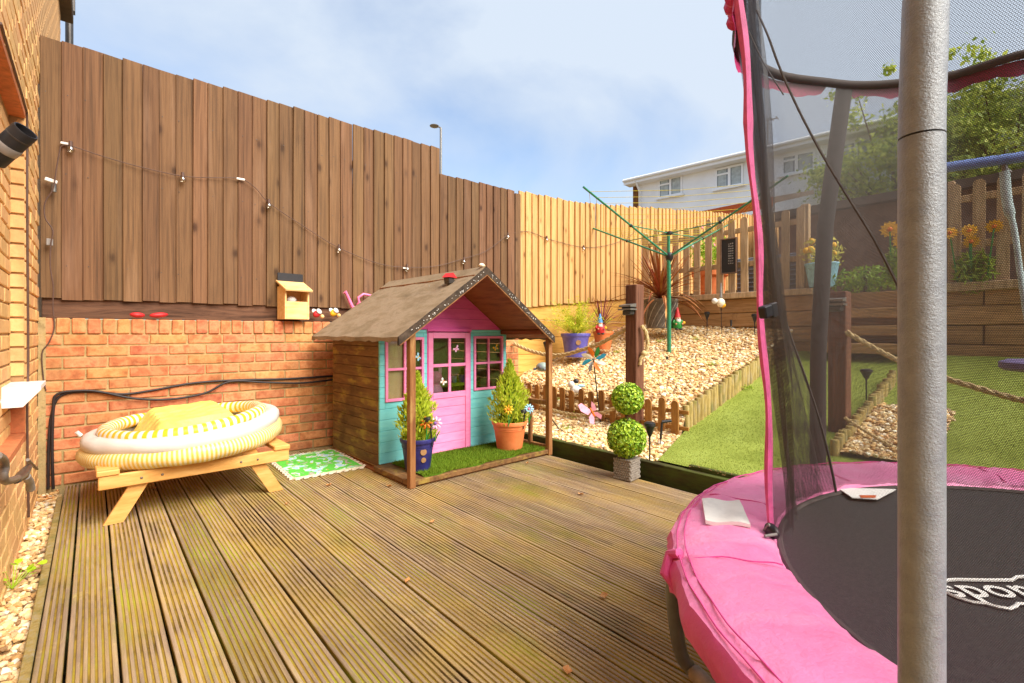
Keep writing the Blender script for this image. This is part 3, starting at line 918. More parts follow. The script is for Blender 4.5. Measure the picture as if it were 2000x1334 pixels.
# pink gable boards
z = 1.009
while z < RZ - .05:
    z1 = min(z + .085, RZ - .03)
    a0, a1 = RC - (RZ - .02 - z) / RS, RC + (RZ - .02 - z) / RS
    b0, b1 = RC - max(.004, (RZ - .02 - z1) / RS), RC + max(.004, (RZ - .02 - z1) / RS)
    q = lambda u: min(max(u, UL), UR)
    MB().prism([(q(a0), z), (q(a1), z), (q(b1), z1 - .002), (q(b0), z1 - .002)], VF - .004, VF + .016, lambda u, v, w: (u, w, v)).build('gable_board', MT['magenta_paint'], ph)
    z += .085
# windows
def window(name, a, b_, z0, z1, v, bar, parent, frame=.02):
    w = MB()
    w.cbox(a, a + frame, v - .012, v + .016, z0, z1, .002).cbox(b_ - frame, b_, v - .012, v + .016, z0, z1, .002)
    w.cbox(a + frame, b_ - frame, v - .0115, v + .0155, z0, z0 + frame, .002).cbox(a + frame, b_ - frame, v - .0115, v + .0155, z1 - frame, z1, .002)
    win = w.build(name, MT['pink_paint'], parent)
    um, zm = (a + b_) / 2, (z0 + z1) / 2
    mm = MB().cbox(um - bar / 2, um + bar / 2, v - .008, v + .010, z0 + frame, z1 - frame, .0015)
    mm.cbox(a + frame, um - bar / 2, v - .0075, v + .0095, zm - bar / 2, zm + bar / 2, .0015).cbox(um + bar / 2, b_ - frame, v - .0075, v + .0095, zm - bar / 2, zm + bar / 2, .0015)
    mm.build('glazing_bar', MT['pink_paint'], win)
    for x0, x1 in ((a + frame, um - bar / 2), (um + bar / 2, b_ - frame)):
        for y0, y1 in ((z0 + frame, zm - bar / 2), (zm + bar / 2, z1 - frame)):
            MB().box(x0 - .002, x1 + .002, v + .004, v + .006, y0 - .002, y1 + .002).build('pane', MT['pane'], win)
    return win
window('window', *WINS[0], VF, .018, ph)
window('window', *WINS[1], VF, .018, ph)
# door
door = MB().cbox(.434, .478, VF - .006, VF + .016, .05, .985, .003).cbox(.788, .832, VF - .006, VF + .016, .05, .985, .003)
door.cbox(.478, .788, VF - .0055, VF + .0155, .94, .985, .003).cbox(.478, .788, VF - .0055, VF + .0155, .47, .515, .003)
door = door.build('door', MT['pink_paint'], ph)
for i in range(6):
    MB().cbox(.479, .787, VF + .000, VF + .012, .052 + i * .0697, .052 + (i + 1) * .0697 - .002, .002).build('door_board', MT['pink_paint'], door)
um, zm = .633, .728
mm = MB().cbox(um - .012, um + .012, VF - .003, VF + .010, .515, .94, .0015).cbox(.478, um - .012, VF - .0028, VF + .0098, zm - .012, zm + .012, .0015).cbox(um + .012, .788, VF - .0028, VF + .0098, zm - .012, zm + .012, .0015)
mm.build('glazing_bar', MT['pink_paint'], door)
for x0, x1 in ((.478, um - .012), (um + .012, .788)):
    for y0, y1 in ((.515, zm - .012), (zm + .012, .94)):
        MB().box(x0 - .002, x1 + .002, VF + .004, VF + .006, y0 - .002, y1 + .002).build('pane', MT['pane'], door)
MB().ball((.456, VF - .014, .50), .011).build('knob', MT['magenta_paint'], door)
MB().cbox(.425, .433, VF - .002, VF + .018, .05, 1.008, .001).cbox(.833, .841, VF - .002, VF + .018, .05, 1.008, .001).build('door_frame', MT['magenta_paint'], ph)
MB().cbox(.42, .845, VF - .014, VF + .0, .992, 1.018, .003).build('door_head', MT['magenta_paint'], ph)
# plain tan panel set behind the left panes of the left window
MB().box(.088, .222, VF + .022, VF + .028, .50, .935).build('tan_panel', MT['inner_wood'], ph)
# roof
VR0, VR1 = -.04, 1.36
for sgn in (-1, 1):
    tip = RC + sgn * .69
    def slab(lo, hi, e=0):
        return [(RC, RZ + lo), (tip + sgn * e, RZ - RS * (.69 + e) + lo), (tip + sgn * e, RZ - RS * (.69 + e) + hi), (RC, RZ + hi)]
    rp = MB().prism(slab(-.016, 0), VR0 + .01, VR1 - .01, lambda u, v, q: (u, q, v)).build('roof', MT['soffit'], ph)
    # felt as a sagging sheet with a rough hanging edge
    vv, ff = [], []; NU, NV = 14, 26
    for i in range(NU + 1):
        for j in range(NV + 1):
            s_ = i / NU * .70; vq = VR0 + (VR1 - VR0) * j / NV
            zz = RZ - RS * s_ + .005 + .003 * math.sin(vq * 17 + i * .6) * math.sin(i * 1.1 + sgn) + R.uniform(0, .0012)
            vv.append((RC + sgn * s_, vq, zz))
    for j in range(NV + 1):
        vq = VR0 + (VR1 - VR0) * j / NV
        vv.append((tip + sgn * .012, vq, RZ - RS * .70 - .022 + R.uniform(-.008, .006)))
    for i in range(NU + 1):
        for j in range(NV):
            a = i * (NV + 1) + j; ff.append((a, a + 1, a + NV + 2, a + NV + 1))
    MB().add(vv, ff, True).build('roof_felt', MT['felt'], rp)
    pl = [(RC, RZ + .006), (tip + sgn * .01, RZ - RS * .70 + .006), (tip + sgn * .01, RZ - RS * .70 - .045), (RC, RZ - .045)]
    bb = MB().prism(pl, VR0 - .014, VR0 + .004, lambda u, v, q: (u, q, v)).build('bargeboard', MT['felt_edge'], ph)
    dots = MB()
    for k in range(46):
        s_ = R.uniform(.02, .68)
        dots.ball((RC + sgn * s_, VR0 - .0155, RZ - RS * s_ - R.uniform(.008, .038)), R.uniform(.002, .0042), 5, 3)
    dots.build('fairy_light_dot', MT['white'], bb)['kind'] = 'stuff'  # small white dots stand in for a string of fairy lights
    MB().prism([(RC, RZ - .046), (tip, RZ - RS * .69 - .046), (tip, RZ - RS * .69 - .054), (RC, RZ - .054)], VR0 - .012, VR0 + .004, lambda u, v, q: (u, q, v)).build('edge_batten', MT['post_wood'], bb)
    u_ = RC + sgn * .60
    MB().cbox(u_ - .018, u_ + .018, VR0 + .02, VF - .005, roof_z(u_) - .052, roof_z(u_) - .0165, .003).build('purlin', MT['soffit'], ph)
MB().add([(RC - .09, VR0, RZ - .055), (RC, VR0, RZ + .014), (RC + .09, VR0, RZ - .055), (RC - .09, VR1, RZ - .055), (RC, VR1, RZ + .014), (RC + .09, VR1, RZ - .055)],
         [(0, 1, 4, 3), (1, 2, 5, 4)]).build('ridge_strip', MT['felt'], ph)
mb = MB().cbox(RC - .097, RC - .09, VR0 + .01, VR1, RZ - .066, RZ - .052, .002); mb.build('ridge_batten', MT['post_wood'], ph)
# posts, rail
for u_ in (0.0, 1.268):
    MB().cbox(u_ - .021, u_ + .021, -.02, .022, .0, roof_z(u_) - .018, .003).build('post', MT['post_wood'], ph)
MB().cbox(1.247, 1.289, .023, VF - .001, .40, .435, .003).build('rail', MT['post_wood'], ph)
MB().cbox(1.255, 1.285, .023, VF - .001, .046, .075, .003).build('bottom_rail', MT['post_wood'], ph)
MB().cbox(1.256, 1.284, .20, .232, .075, .40, .003).build('baluster', MT['post_wood'], ph)
# butterfly stickers on the glass
def sticker(u, z, s, ang, m1, m2):
    M = Matrix.Rotation(ang, 2)
    f = lambda a, b_, q: (lambda p: (p.x + u, q, p.y + z))(M @ Vector((a * s, b_ * s)))
    mb_ = MB()
    for sg in (-1, 1):
        mb_.prism([(0, .05), (sg * .5, .55), (sg * .85, .5), (sg * .7, .1), (sg * .15, -.02)], VF + .0025, VF + .0036, f)
        mb_.prism([(0, -.04), (sg * .5, -.1), (sg * .6, -.5), (sg * .3, -.6), (sg * .05, -.2)], VF + .0025, VF + .0036, f)
    o = mb_.build('butterfly_sticker', m1, ph)
    MB().prism([(-.07, .35), (.07, .35), (.07, -.45), (-.07, -.45)], VF + .0015, VF + .0037, f).build('body', m2, o)
sticker(.70, .855, .036, .6, MT['lilac'], MT['pink_plastic'])
sticker(.575, .60, .038, -.7, MT['white'], MT['orange'])
sticker(.35, .80, .038, -.9, MT['sky_blue'], MT['yellow'])
sticker(1.115, .855, .036, .5, MT['yellow'], MT['sky_blue'])

# things in and on the playhouse
PHM = Matrix.Translation((1.535, 2.78, 0)) @ Matrix.Rotation(math.radians(2.0), 4, 'Z')
def phw(u, v, z): return PHM @ Vector((u, v, z))
t = thing('toy_table', 'lime green toy table seen through the playhouse windows', 'toy table', phw(.98, .95, .04))
MB().cbox(-.22, .22, -.15, .15, .47, .50, .006).build('tabletop', MT['lime'], t)
for sx in (-.19, .19):
    for sy in (-.12, .12): MB().cbox(sx - .015, sx + .015, sy - .015, sy + .015, 0, .47).build('leg', MT['lime'], t)
t = MB().lathe([(.03, 0), (.036, .06), (.034, .062), (0, .062)], 14).build('toy_pot', MT['purple'], None, phw(1.03, .85, .541)); tag(t, 'purple toy pot on the lime toy table', 'toy pot')
t = MB().lathe([(.022, 0), (.026, .05), (.024, .052), (0, .052)], 14).build('toy_cup', MT['teal'], None, phw(.95, .86, .541)); tag(t, 'small teal toy cup on the lime toy table', 'toy cup')
t = thing('soft_toy', 'pink soft toy behind the playhouse door glass', 'soft toy', phw(.70, .78, .04))
MB().ball((0, 0, .42), (.07, .06, .10)).build('body', MT['pink_soft'], t); MB().ball((0, 0, .56), .06).build('head', MT['pink_plastic'], t)
for s_ in (-1, 1): MB().ball((s_ * .045, 0, .62), (.018, .012, .04)).build('ear', MT['pink_soft'], t)
MB().cbox(-.1, .1, -.08, .08, 0, .33, .01).build('stool', MT['red'], t)
# turf mat on the porch
mb = MB(); vv = []; ff = []
for i in range(31):
    for j in range(11):
        vv.append((.10 + i * .0375 + R.uniform(-.003, .003), .012 + j * .0425 - (.016 * math.sin(i * .7) if j == 0 else 0), .054 + R.uniform(-.001, .003) - (.008 if j == 0 else 0)))
for i in range(30):
    for j in range(10): ff.append((i * 11 + j, i * 11 + 11 + j, i * 11 + 12 + j, i * 11 + j + 1))
tm = thing('turf_mat', 'bright green artificial turf mat on the playhouse porch', 'turf mat', (1.535, 2.78, 0), math.radians(2.0))
MB().add(vv, ff, True).build('backing', MT['turf'], tm)
blades('pile', 15000, lambda: (R.uniform(.10, 1.225), R.uniform(.0, .435), .054), .012, .026, .0045, H('#3c5c12'), H('#86a02e'), MT['blades'], tm)

# little ornaments on the playhouse
o = phw(RC - .16, .18, RZ - RS * .16 + .010)
t = thing('bird_ornament', 'small dark bird house ornament with a red roof on the felt roof', 'ornament', o, .3)
MB().cbox(-.03, .03, -.025, .025, .0, .045, .003, Matrix.Rotation(-.2, 4, 'Y')).build('body', MT['metal_dark'], t)
MB().prism([(-.045, .04), (.045, .04), (0, .075)], -.035, .035, lambda u, v, q: (u, q, v)).build('roof', MT['red'], t)
MB().ball((.055, -.01, .012), (.03, .012, .01)).build('bird', MT['metal_grey'], t)
o = phw(.50, VF - .03, 1.255)
t = thing('fish_ornament', 'orange wooden fish on a stick hanging under the playhouse gable', 'ornament', o)
MB().ball((0, 0, .06), (.05, .012, .026)).build('body', MT['orange'], t)
MB().prism([(-.04, .06), (-.075, .085), (-.075, .035)], -.005, .005, lambda u, v, q: (u, q, v)).build('tail', MT['sky_blue'], t)
MB().tube([(.0, 0, .04), (.035, 0, -.09)], .0055, 8).build('stick', MT['pine_box'], t)
t = MB().tube([phw(.31, VF - .02, 1.16), phw(.285, VF - .02, 1.085)], .0055, 8).build('wooden_stick', MT['pine_box']); tag(t, 'short pale stick hanging from the left gable slope', 'stick')
t = thing('shell_ornament', 'small cream ornament sitting on the front roof peak', 'ornament', phw(RC - .01, .0, RZ + .012))
MB().ball((0, 0, .012), (.022, .018, .014)).build('shell', MT['cream'], t); MB().ball((.022, 0, .01), (.008, .008, .008)).build('head', MT['pine_box'], t)

# ------------------------------------------------------------------ foam play mat
mp, n, l, b = newmat('play_mat_print')
v = coords(n, l, 'OBJ', (1, 1, 1), False)
c = ramp(n, l, noise(n, l, v, 8.5, 3, .5, 1.2), [(.34, H('#a8dcee')), (.40, H('#f0f0e4')), (.43, H('#62d048')), (.56, H('#54c43c')), (.60, H('#b8b0a8')), (.65, H('#c8c0b8')), (.70, H('#54c838'))])
for e in [x for x in n if x.type == 'VALTORGB'][-1:]: e.color_ramp.interpolation = 'CONSTANT'
vor = n.new('ShaderNodeTexVoronoi'); vor.inputs['Scale'].default_value = 26; l.new(v, vor.inputs['Vector'])
mk = ramp(n, l, vor.outputs['Distance'], [(.20, G1), (.26, G0)])
wn_ = n.new('ShaderNodeTexWhiteNoise'); l.new(vor.outputs['Position'], wn_.inputs['Vector'])
mk2 = ramp(n, l, wn_.outputs['Value'], [(.62, G0), (.63, G1)])
mm_ = n.new('ShaderNodeMixRGB'); mm_.blend_type = 'MULTIPLY'; mm_.inputs[0].default_value = 1; l.new(mk, mm_.inputs[1]); l.new(mk2, mm_.inputs[2])
c = mixc(n, l, mm_.outputs[0], c, ramp(n, l, wn_.outputs['Value'], [(.63, H('#a86a3c')), (.75, H('#e8c040')), (.88, H('#d85a48')), (1.0, H('#2a7a30'))]))
l.new(c, b.inputs['Base Color']); b.inputs['Roughness'].default_value = .8
t = thing('play_mat', 'green foam jigsaw play mat printed with roads beside the playhouse', 'play mat', (1.27, 3.76, .003), math.radians(-2))
def jig(w, h, r):
    pts = []
    def side(p, q, nt):
        p, q = Vector(p), Vector(q); d = (q - p) / nt; nn = Vector((d.y, -d.x)).normalized()
        for i in range(nt):
            a = p + d * i
            pts.append(a + d * .28)
            pts.append(a + d * .22 + nn * r); pts.append(a + d * .78 + nn * r); pts.append(a + d * .72)
    side((-w, -h), (w, -h), 9); side((w, -h), (w, h), 11); side((w, h), (-w, h), 9); side((-w, h), (-w, -h), 11)
    return [(p.x, p.y) for p in pts]
MB().prism(jig(.245, .335, .018), .0, .012, lambda u, v, q: (u, v, q)).build('border', MT['cream'], t)
MB().box(-.235, .235, -.325, .325, .0121, .0135).build('print', mp, t)

# ------------------------------------------------------------------ picnic table with an inflatable pool on it
pt = thing('picnic_table', "child's pale timber picnic table under the yellow inflatable pool", 'picnic table', (.464, 3.67, 0), math.radians(1.5))
for i in range(4): MB().cbox(-.19 + i * .096, -.19 + i * .096 + .092, -.40, .36, .375, .398, .003).build('tabletop_board', MT['table_wood'], pt)
for xa in (-.462, .372):
    MB().cbox(xa, xa + .092, -.445, .40, .258, .285, .004).build('bench', MT['table_wood'], pt)
for yy in (-.425, .33):
    MB().cbox(-.455, .46, yy - .012, yy + .014, .188, .257, .004).build('crossbar', MT['table_wood'], pt)
    for sg in (-1, 1):
        p0, p1 = Vector((sg * .395, yy + .028, 0)), Vector((sg * .18, yy + .028, .374))
        d_ = (p1 - p0); ex = Vector((.041, 0, 0)); ey = Vector((0, .0125, 0))
        mbx = MB().add([p0 - ex - ey, p0 + ex - ey, p0 + ex + ey, p0 - ex + ey, p1 - ex - ey, p1 + ex - ey, p1 + ex + ey, p1 - ex + ey],
                       [(0, 1, 5, 4), (1, 2, 6, 5), (2, 3, 7, 6), (3, 0, 4, 7), (0, 3, 2, 1), (4, 5, 6, 7)])
        mbx.build('leg', MT['table_wood'], pt)
    bo = MB()
    for bx in (-.28, -.19, .19, .28): bo.ball((bx, yy - .013, .222), (.007, .004, .007), 8, 4)
    bo.build('bolt_head', MT['brass_old'], pt)

def stripe_mat(name, N, ca, cb, duty=.5):
    m, n, l, b = newmat(name)
    t_ = n.new('ShaderNodeTexCoord'); g_ = n.new('ShaderNodeTexGradient'); g_.gradient_type = 'RADIAL'; l.new(t_.outputs['Object'], g_.inputs['Vector'])
    mu = n.new('ShaderNodeMath'); mu.operation = 'MULTIPLY'; mu.inputs[1].default_value = N; l.new(g_.outputs['Fac'], mu.inputs[0])
    fr = n.new('ShaderNodeMath'); fr.operation = 'FRACT'; l.new(mu.outputs[0], fr.inputs[0])
    c_ = ramp(n, l, fr.outputs[0], [(duty - .06, H(ca)), (duty + .06, H(cb))])
    l.new(c_, b.inputs['Base Color']); b.inputs['Roughness'].default_value = .35; b.inputs['Specular IOR Level'].default_value = .45
    bp_ = n.new('ShaderNodeBump'); bp_.inputs['Strength'].default_value = .35; bp_.inputs['Distance'].default_value = .006
    l.new(noise(n, l, t_.outputs['Object'], 26, 4), bp_.inputs['Height']); l.new(bp_.outputs[0], b.inputs['Normal'])
    return m
MT['pool_fine'] = stripe_mat('pool_fine', 150, '#dcb850', '#e2d6ae')
MT['pool_bold'] = stripe_mat('pool_bold', 58, '#e0ae24', '#dcd6cc')
MT['pool_white'] = pm('pool_white', ['#d0cac4', '#dad5cf'], scale=3, rough=.3, bump=.35, bscale=16, rand=False, spec=.5, bdist=.006)
MT['pool_yellow'] = pm('pool_yellow', ['#e6c65c', '#ecd072', '#e8ca64'], scale=5, rough=.4, bump=.6, bscale=14, rand=False, spec=.45, bdist=.012)
pool = thing('inflatable_pool', 'yellow and white striped inflatable pool sagging over the picnic table', 'paddling pool', (.464, 3.67, .272))
pool.rotation_euler = (0, math.radians(-4.6), 0)
def ring(Rm, r, z, dent, ph0, n=120, m=16, sq=1.0):
    vv, ff = [], []
    for i in range(n):
        a = 2 * math.pi * i / n
        k_ = 1 + dent * math.sin(3 * a + ph0) + dent * .6 * math.sin(7 * a + 2 * ph0)
        zz = z + .010 * math.sin(2 * a + ph0)
        for j in range(m):
            b_ = 2 * math.pi * j / m
            rr = r * (1 + .03 * math.sin(9 * a + 3 * b_ + ph0) + .018 * math.sin(23 * a + b_))
            vv.append(((Rm * k_ + rr * math.cos(b_)) * math.cos(a), (Rm * k_ + rr * math.cos(b_)) * math.sin(a), zz + rr * sq * math.sin(b_)))
    for i in range(n):
        for j in range(m):
            ff.append((i * m + j, ((i + 1) % n) * m + j, ((i + 1) % n) * m + (j + 1) % m, i * m + (j + 1) % m))
    return MB().add(vv, ff, True)
ring(.486, .052, .052, .006, 0.4, n=240).build('lower_ring', MT['pool_fine'], pool)
ring(.472, .048, .120, .010, 1.1).build('upper_ring', MT['pool_white'], pool)
ring(.402, .038, .164, .014, 2.0).build('inner_ring', MT['pool_bold'], pool)
vv, ff = [], []; n_ = 72; m_ = 30
for i in range(m_ + 1):
    for j in range(n_):
        a = 2 * math.pi * j / n_; r = .40 * i / m_
        x, y = r * math.cos(a), r * math.sin(a)
        ex = max(abs(x - .01) - .17, abs(y + .02) - .36, 0) if True else 0
        hgt = .165 * max(0, 1 - (ex / .14)) ** 1.2 if r < .36 else .165 * max(0, 1 - (ex / .14)) ** 1.2 * max(0, 1 - (r - .36) / .04)
        z = max(.085 + .14 / .165 * hgt, .085) + .010 * math.sin(x * 46 + 17 * y) * math.sin(y * 23 + 2) * (1 if ex > 0 else .0) + (.005 * math.sin(y * 52 + x * 5 + math.sin(x * 19)) + .004 * math.sin(y * 97 - x * 24) * math.sin(x * 31)) * (1 if r < .36 else .3)
        if r > .37: z = max(z, .10)
        vv.append((x, y, z))
for i in range(m_):
    for j in range(n_): ff.append((i * n_ + j, i * n_ + (j + 1) % n_, (i + 1) * n_ + (j + 1) % n_, (i + 1) * n_ + j))
MB().add(vv, ff, True).build('pool_floor', MT['pool_yellow'], pool)
MB().tube([(-.50, -.10, .19), (-.515, -.105, .215)], [.012, .010], 8).build('valve', MT['pool_white'], pool)

# ------------------------------------------------------------------ on the wall top
t = thing('nest_box', 'pale open fronted wooden bird box on the brick wall', 'bird box', at(573, 624, Y=4.27), .12)
bw, bd, bz = .10, .075, .29
mb = MB().cbox(-bw, -bw + .014, -bd, bd, 0, .27, .002); mb.build('side_panel', MT['pine_box'], t)
MB().cbox(bw - .014, bw, -bd, bd, 0, .27, .002).build('side_panel', MT['pine_box'], t)
MB().cbox(-bw + .0141, bw - .0141, bd - .014, bd, 0, .34, .002).build('back_panel', MT['pine_box'], t)
MB().cbox(-bw + .0141, bw - .0141, -bd, -bd + .014, 0, .145, .002).build('front_panel', MT['pine_box'], t)
MB().box(-bw + .0142, bw - .0142, -bd + .0142, bd - .0142, .0, .014).build('floor', MT['pine_box'], t)
MB().cbox(-bw - .012, bw + .012, -.105, .105, -.008, .008, .002, Matrix.Translation((0, -.02, .275)) @ Matrix.Rotation(.42, 4, 'X')).build('roof', MT['pine_box'], t)
MB().cbox(-bw - .005, bw + .005, .055, .062, .30, .385, .002).build('hinge_strip', MT['black'], t)
MB().ball((-.02, -.01, .16), (.04, .03, .03)).build('nest_filling', MT['white'], t)
def beanbag(px, py, w, label, rot):
    p = at(px, py, Y=4.285)
    o = MB().ball((0, 0, .017), (w, .03, .019), 14, 8).build('bean_bag', MT['red'], None, p, (0, rot, .2))
    tag(o, label, 'bean bag', 'red bean bags on the wall')
beanbag(268, 620, .045, 'smaller red bean bag on the brick wall ledge', .05)
beanbag(311, 620, .058, 'larger red bean bag on the wall ledge, nearer the bird box', -.1)
def bug(px, py, body, wing, label):
    t_ = thing('garden_bug', label, 'ornament', at(px, py, Y=4.27), .4)
    MB().ball((0, 0, .04), (.04, .025, .03), 12, 7, Matrix.Rotation(-.6, 3, 'Y')).build('body', body, t_)
    MB().ball((.045, -.012, .018), .018).build('head', MT['pine_box'], t_)
    for s_ in (-1, 1): MB().ball((.0, s_ * .028, .06), (.03, .006, .02), 10, 6, Matrix.Rotation(.5, 3, 'Y')).build('wing', wing, t_)
bug(619, 622, MT['red'], MT['white'], 'red wooden bug ornament on the wall beside the bird box')
bug(652, 620, MT['yellow'], MT['white'], 'yellow wooden bug ornament on the wall near the playhouse roof')
t = thing('watering_can', 'pink plastic watering can on the wall behind the playhouse roof', 'watering can', at(712, 618, Y=4.30), 0)
MB().lathe([(.0, 0), (.075, 0), (.085, .05), (.07, .12), (.05, .13), (.045, .12)], 20).build('body', MT['pink_plastic'], t)
MB().tube([(-.06, 0, .03), (-.12, 0, .09), (-.17, 0, .20), (-.185, 0, .215)], [.022, .017, .013, .02], 12).build('spout', MT['pink_plastic'], t)
MB().tube([(-.05, 0, .12), (-.06, 0, .17), (-.01, 0, .205), (.06, 0, .195), (.11, 0, .14), (.09, 0, .05)], .011, 10).build('handle', MT['pink_plastic'], t)

# ------------------------------------------------------------------ cables, string lights, house fittings
def wp(pts, Y): return [at(x, y, Y=Y) for x, y in pts]
def smooth(pts, k=5):
    pts = [Vector(p) for p in pts]; out = []
    for i in range(len(pts) - 1):
        p0, p1, p2, p3 = pts[max(i - 1, 0)], pts[i], pts[i + 1], pts[min(i + 2, len(pts) - 1)]
        for j in range(k):
            t_ = j / k
            out.append(.5 * ((2 * p1) + (p2 - p0) * t_ + (2 * p0 - 5 * p1 + 4 * p2 - p3) * t_ ** 2 + (3 * p1 - p0 - 3 * p2 + p3) * t_ ** 3))
    return out + [pts[-1]]
c1 = [(94, 955), (95, 880), (101, 810), (120, 772), (180, 765), (240, 770), (300, 762), (380, 748), (470, 742), (560, 740), (655, 734)]
c2 = [(104, 955), (102, 880), (104, 800), (112, 770), (160, 763), (200, 766), (260, 778), (330, 780), (400, 768), (450, 745), (520, 747), (590, 748), (655, 741)]
o = MB().tube(smooth(wp(c1, 4.268)), .008, 8).build('garden_cable', MT['cable_black']); tag(o, 'black cable along the brick wall, upper of the two runs', 'cable', 'black cables on the brick wall')
o = MB().tube(smooth(wp(c2, 4.256)), .008, 8).build('garden_cable', MT['cable_black']); tag(o, 'black cable sagging along the brick wall, lower of the two runs', 'cable', 'black cables on the brick wall')
sl = thing('string_lights', 'string of clear bulb lights strung along the brown fence', 'string lights', (0, 4.335, 0))
YB = 4.325
line = [(118, 287), (135, 284), (200, 305), (270, 325), (357, 344), (420, 347), (470, 349), (500, 368), (525, 396), (590, 440), (662, 484), (740, 515), (795, 522), (850, 520), (906, 505), (950, 490), (992, 458)]
MB().tube([p - Vector((0, 4.335, 0)) for p in smooth(wp(line, YB), 4)], .0028, 6).build('wire', MT['cable_brown'], sl)
drop = [(118, 287), (110, 330), (104, 368), (88, 395), (88, 425), (103, 450), (99, 478), (98, 520), (104, 560), (103, 600), (106, 640), (95, 670), (82, 690), (85, 740), (90, 763)]
MB().tube([p - Vector((0, 4.335, 0)) for p in smooth(wp(drop, 4.27), 4)], .004, 6).build('power_lead', MT['cable_brown'], sl)
def bulb(px, py, par, Y, base):
    p = at(px, py, Y=Y) - base
    MB().tube([p + Vector((0, 0, .02)), p + Vector((0, 0, -.012))], [.010, .012], 8).build('lamp_holder', MT['cable_brown'], par)
    MB().lathe([(0, -.058), (.014, -.054), (.021, -.040), (.018, -.024), (.010, -.012)], 12, p).build('bulb', MT['bulb'], par)
for px, py in ((138, 282), (357, 342), (525, 394), (662, 482), (795, 520), (906, 506), (992, 458)): bulb(px, py, sl, 4.318, Vector((0, 4.335, 0)))
for px, py in ((130, 281), (470, 350), (792, 524)):
    p = at(px, py, Y=4.33) - Vector((0, 4.335, 0)); MB().cbox(p.x - .03, p.x + .03, p.y - .008, p.y + .004, p.z - .008, p.z + .008).build('clip', MT['white'], sl)
p = at(100, 353, Y=4.30) - Vector((0, 4.335, 0)); MB().cbox(p.x - .03, p.x + .03, p.y - .015, p.y + .01, p.z - .012, p.z + .01, .003, Matrix.Translation(p) @ Matrix.Rotation(.25, 4, 'Y') @ Matrix.Translation(-p)).build('switch', MT['white'], sl)
p = at(105, 367, Y=4.30) - Vector((0, 4.335, 0)); MB().tube([p + Vector((0, 0, .025)), p - Vector((0, 0, .025))], .014, 8).build('plug', MT['metal_grey'], sl)
p = at(97, 473, Y=4.30) - Vector((0, 4.335, 0)); MB().cbox(p.x - .016, p.x + .016, p.y - .01, p.y + .01, p.z - .022, p.z + .022).build('connector', MT['tape'], sl)
s2 = thing('string_lights', 'thin string of small bulbs sagging along the pale fence', 'string lights', (0, 4.37, 0))
YB = 4.36
line = [(992, 458), (1030, 452), (1075, 468), (1140, 483), (1190, 478), (1230, 462), (1256, 430)]
MB().tube([p - Vector((0, 4.37, 0)) for p in smooth(wp(line, YB), 4)], .003, 6).build('wire', MT['cable_brown'], s2)
for px, py in ((1068, 464), (1140, 482)): bulb(px, py, s2, 4.35, Vector((0, 4.37, 0)))

# black twin spotlight with tape at the left
p = at(18, 284, X=-.185)
t = thing('wall_light', 'black cylindrical wall spotlight wrapped in grey tape on the house', 'wall light', p)
ax = at(66, 250, d=p.dot(FW)) - at(0, 308, d=p.dot(FW)); ax.normalize()
q = ax.to_track_quat('Z', 'Y').to_matrix().to_4x4()
MB().lathe([(.026, -.065), (.031, -.063), (.031, .062), (.029, .066), (.026, .065), (.024, .044), (0, .04)], 24, M=q).build('housing', MT['black'], t)
MB().lathe([(.0315, -.02), (.0323, -.018), (.0323, .004), (.0315, .006)], 24, M=q).build('tape_band', MT['tape'], t)
MB().lathe([(.0315, .036), (.0320, .038), (.0315, .04)], 24, M=q).build('trim_ring', MT['metal_dark'], t)
MB().tube([(-.135, .0, .02), (-.06, 0, .02), (-.03, 0, 0)], .016, 10).build('bracket', MT['tape'], t)
MB().tube([(-.06, .03, .06), (-.04, .01, .045), (-.03, -.03, .05), (-.05, -.04, .02)], [.02, .014, .012, .02], 8).build('tape_wad', MT['white'], t)
t = thing('wall_vent', 'white plastic vent cover sticking out of the house wall', 'vent', (-.26, 3.52, 0))
MB().prism([(-.06, .735), (.075, .735), (.075, .715), (.015, .64), (-.06, .64)], -.33, -.003, lambda u, v, q: (u, q, v)).build('hood', MT['white'], t)
t = thing('garden_tap', 'old grey outdoor tap and pipe on the house wall', 'tap', (0, 0, 0))
P = lambda px, py: at(px, py, X=-.19)
MB().tube(smooth([P(-6, 890), P(6, 898), P(9, 915), P(6, 930), P(14, 940), P(40, 932)]), .011, 10).build('pipe', MT['brass_old'], t)
MB().tube([P(32, 938), P(44, 928), P(56, 912)], [.012, .018, .012], 10).build('tap_body', MT['metal_dark'], t)
MB().tube([P(50, 930), P(58, 940), P(60, 955)], [.014, .013, .015], 10).build('nozzle', MT['tape'], t)
MB().tube([P(54, 898), P(72, 916)], .006, 8).build('handle', MT['brass_old'], t)
o = MB().tube(smooth([at(1, 45, X=-.25), at(20, 110, X=-.25), at(48, 205, X=-.25), at(53, 240, X=-.25), at(53, 400, X=-.25), at(55, 700, X=-.25), at(53, 820, X=-.25), at(56, 1010, X=-.25)]), .005, 6).build('house_cable', MT['cable_brown'])
tag(o, 'thin brown cable clipped down the yellow house wall', 'cable')
t = thing('drain_pipe', 'dark grey downpipe at the far corner of the yellow house', 'drainpipe', (-.20, 7.45, 0))
MB().tube([(0, 0, 1.02), (0, 0, 4.6)], .036, 14).build('pipe', MT['metal_dark'], t)
MB().tube([(0, 0, 3.60), (0, 0, 3.66)], .044, 14).build('collar', MT['metal_dark'], t)
MB().cbox(-.05, .05, -.05, .05, 4.6, 4.75).build('hopper', MT['metal_dark'], t)
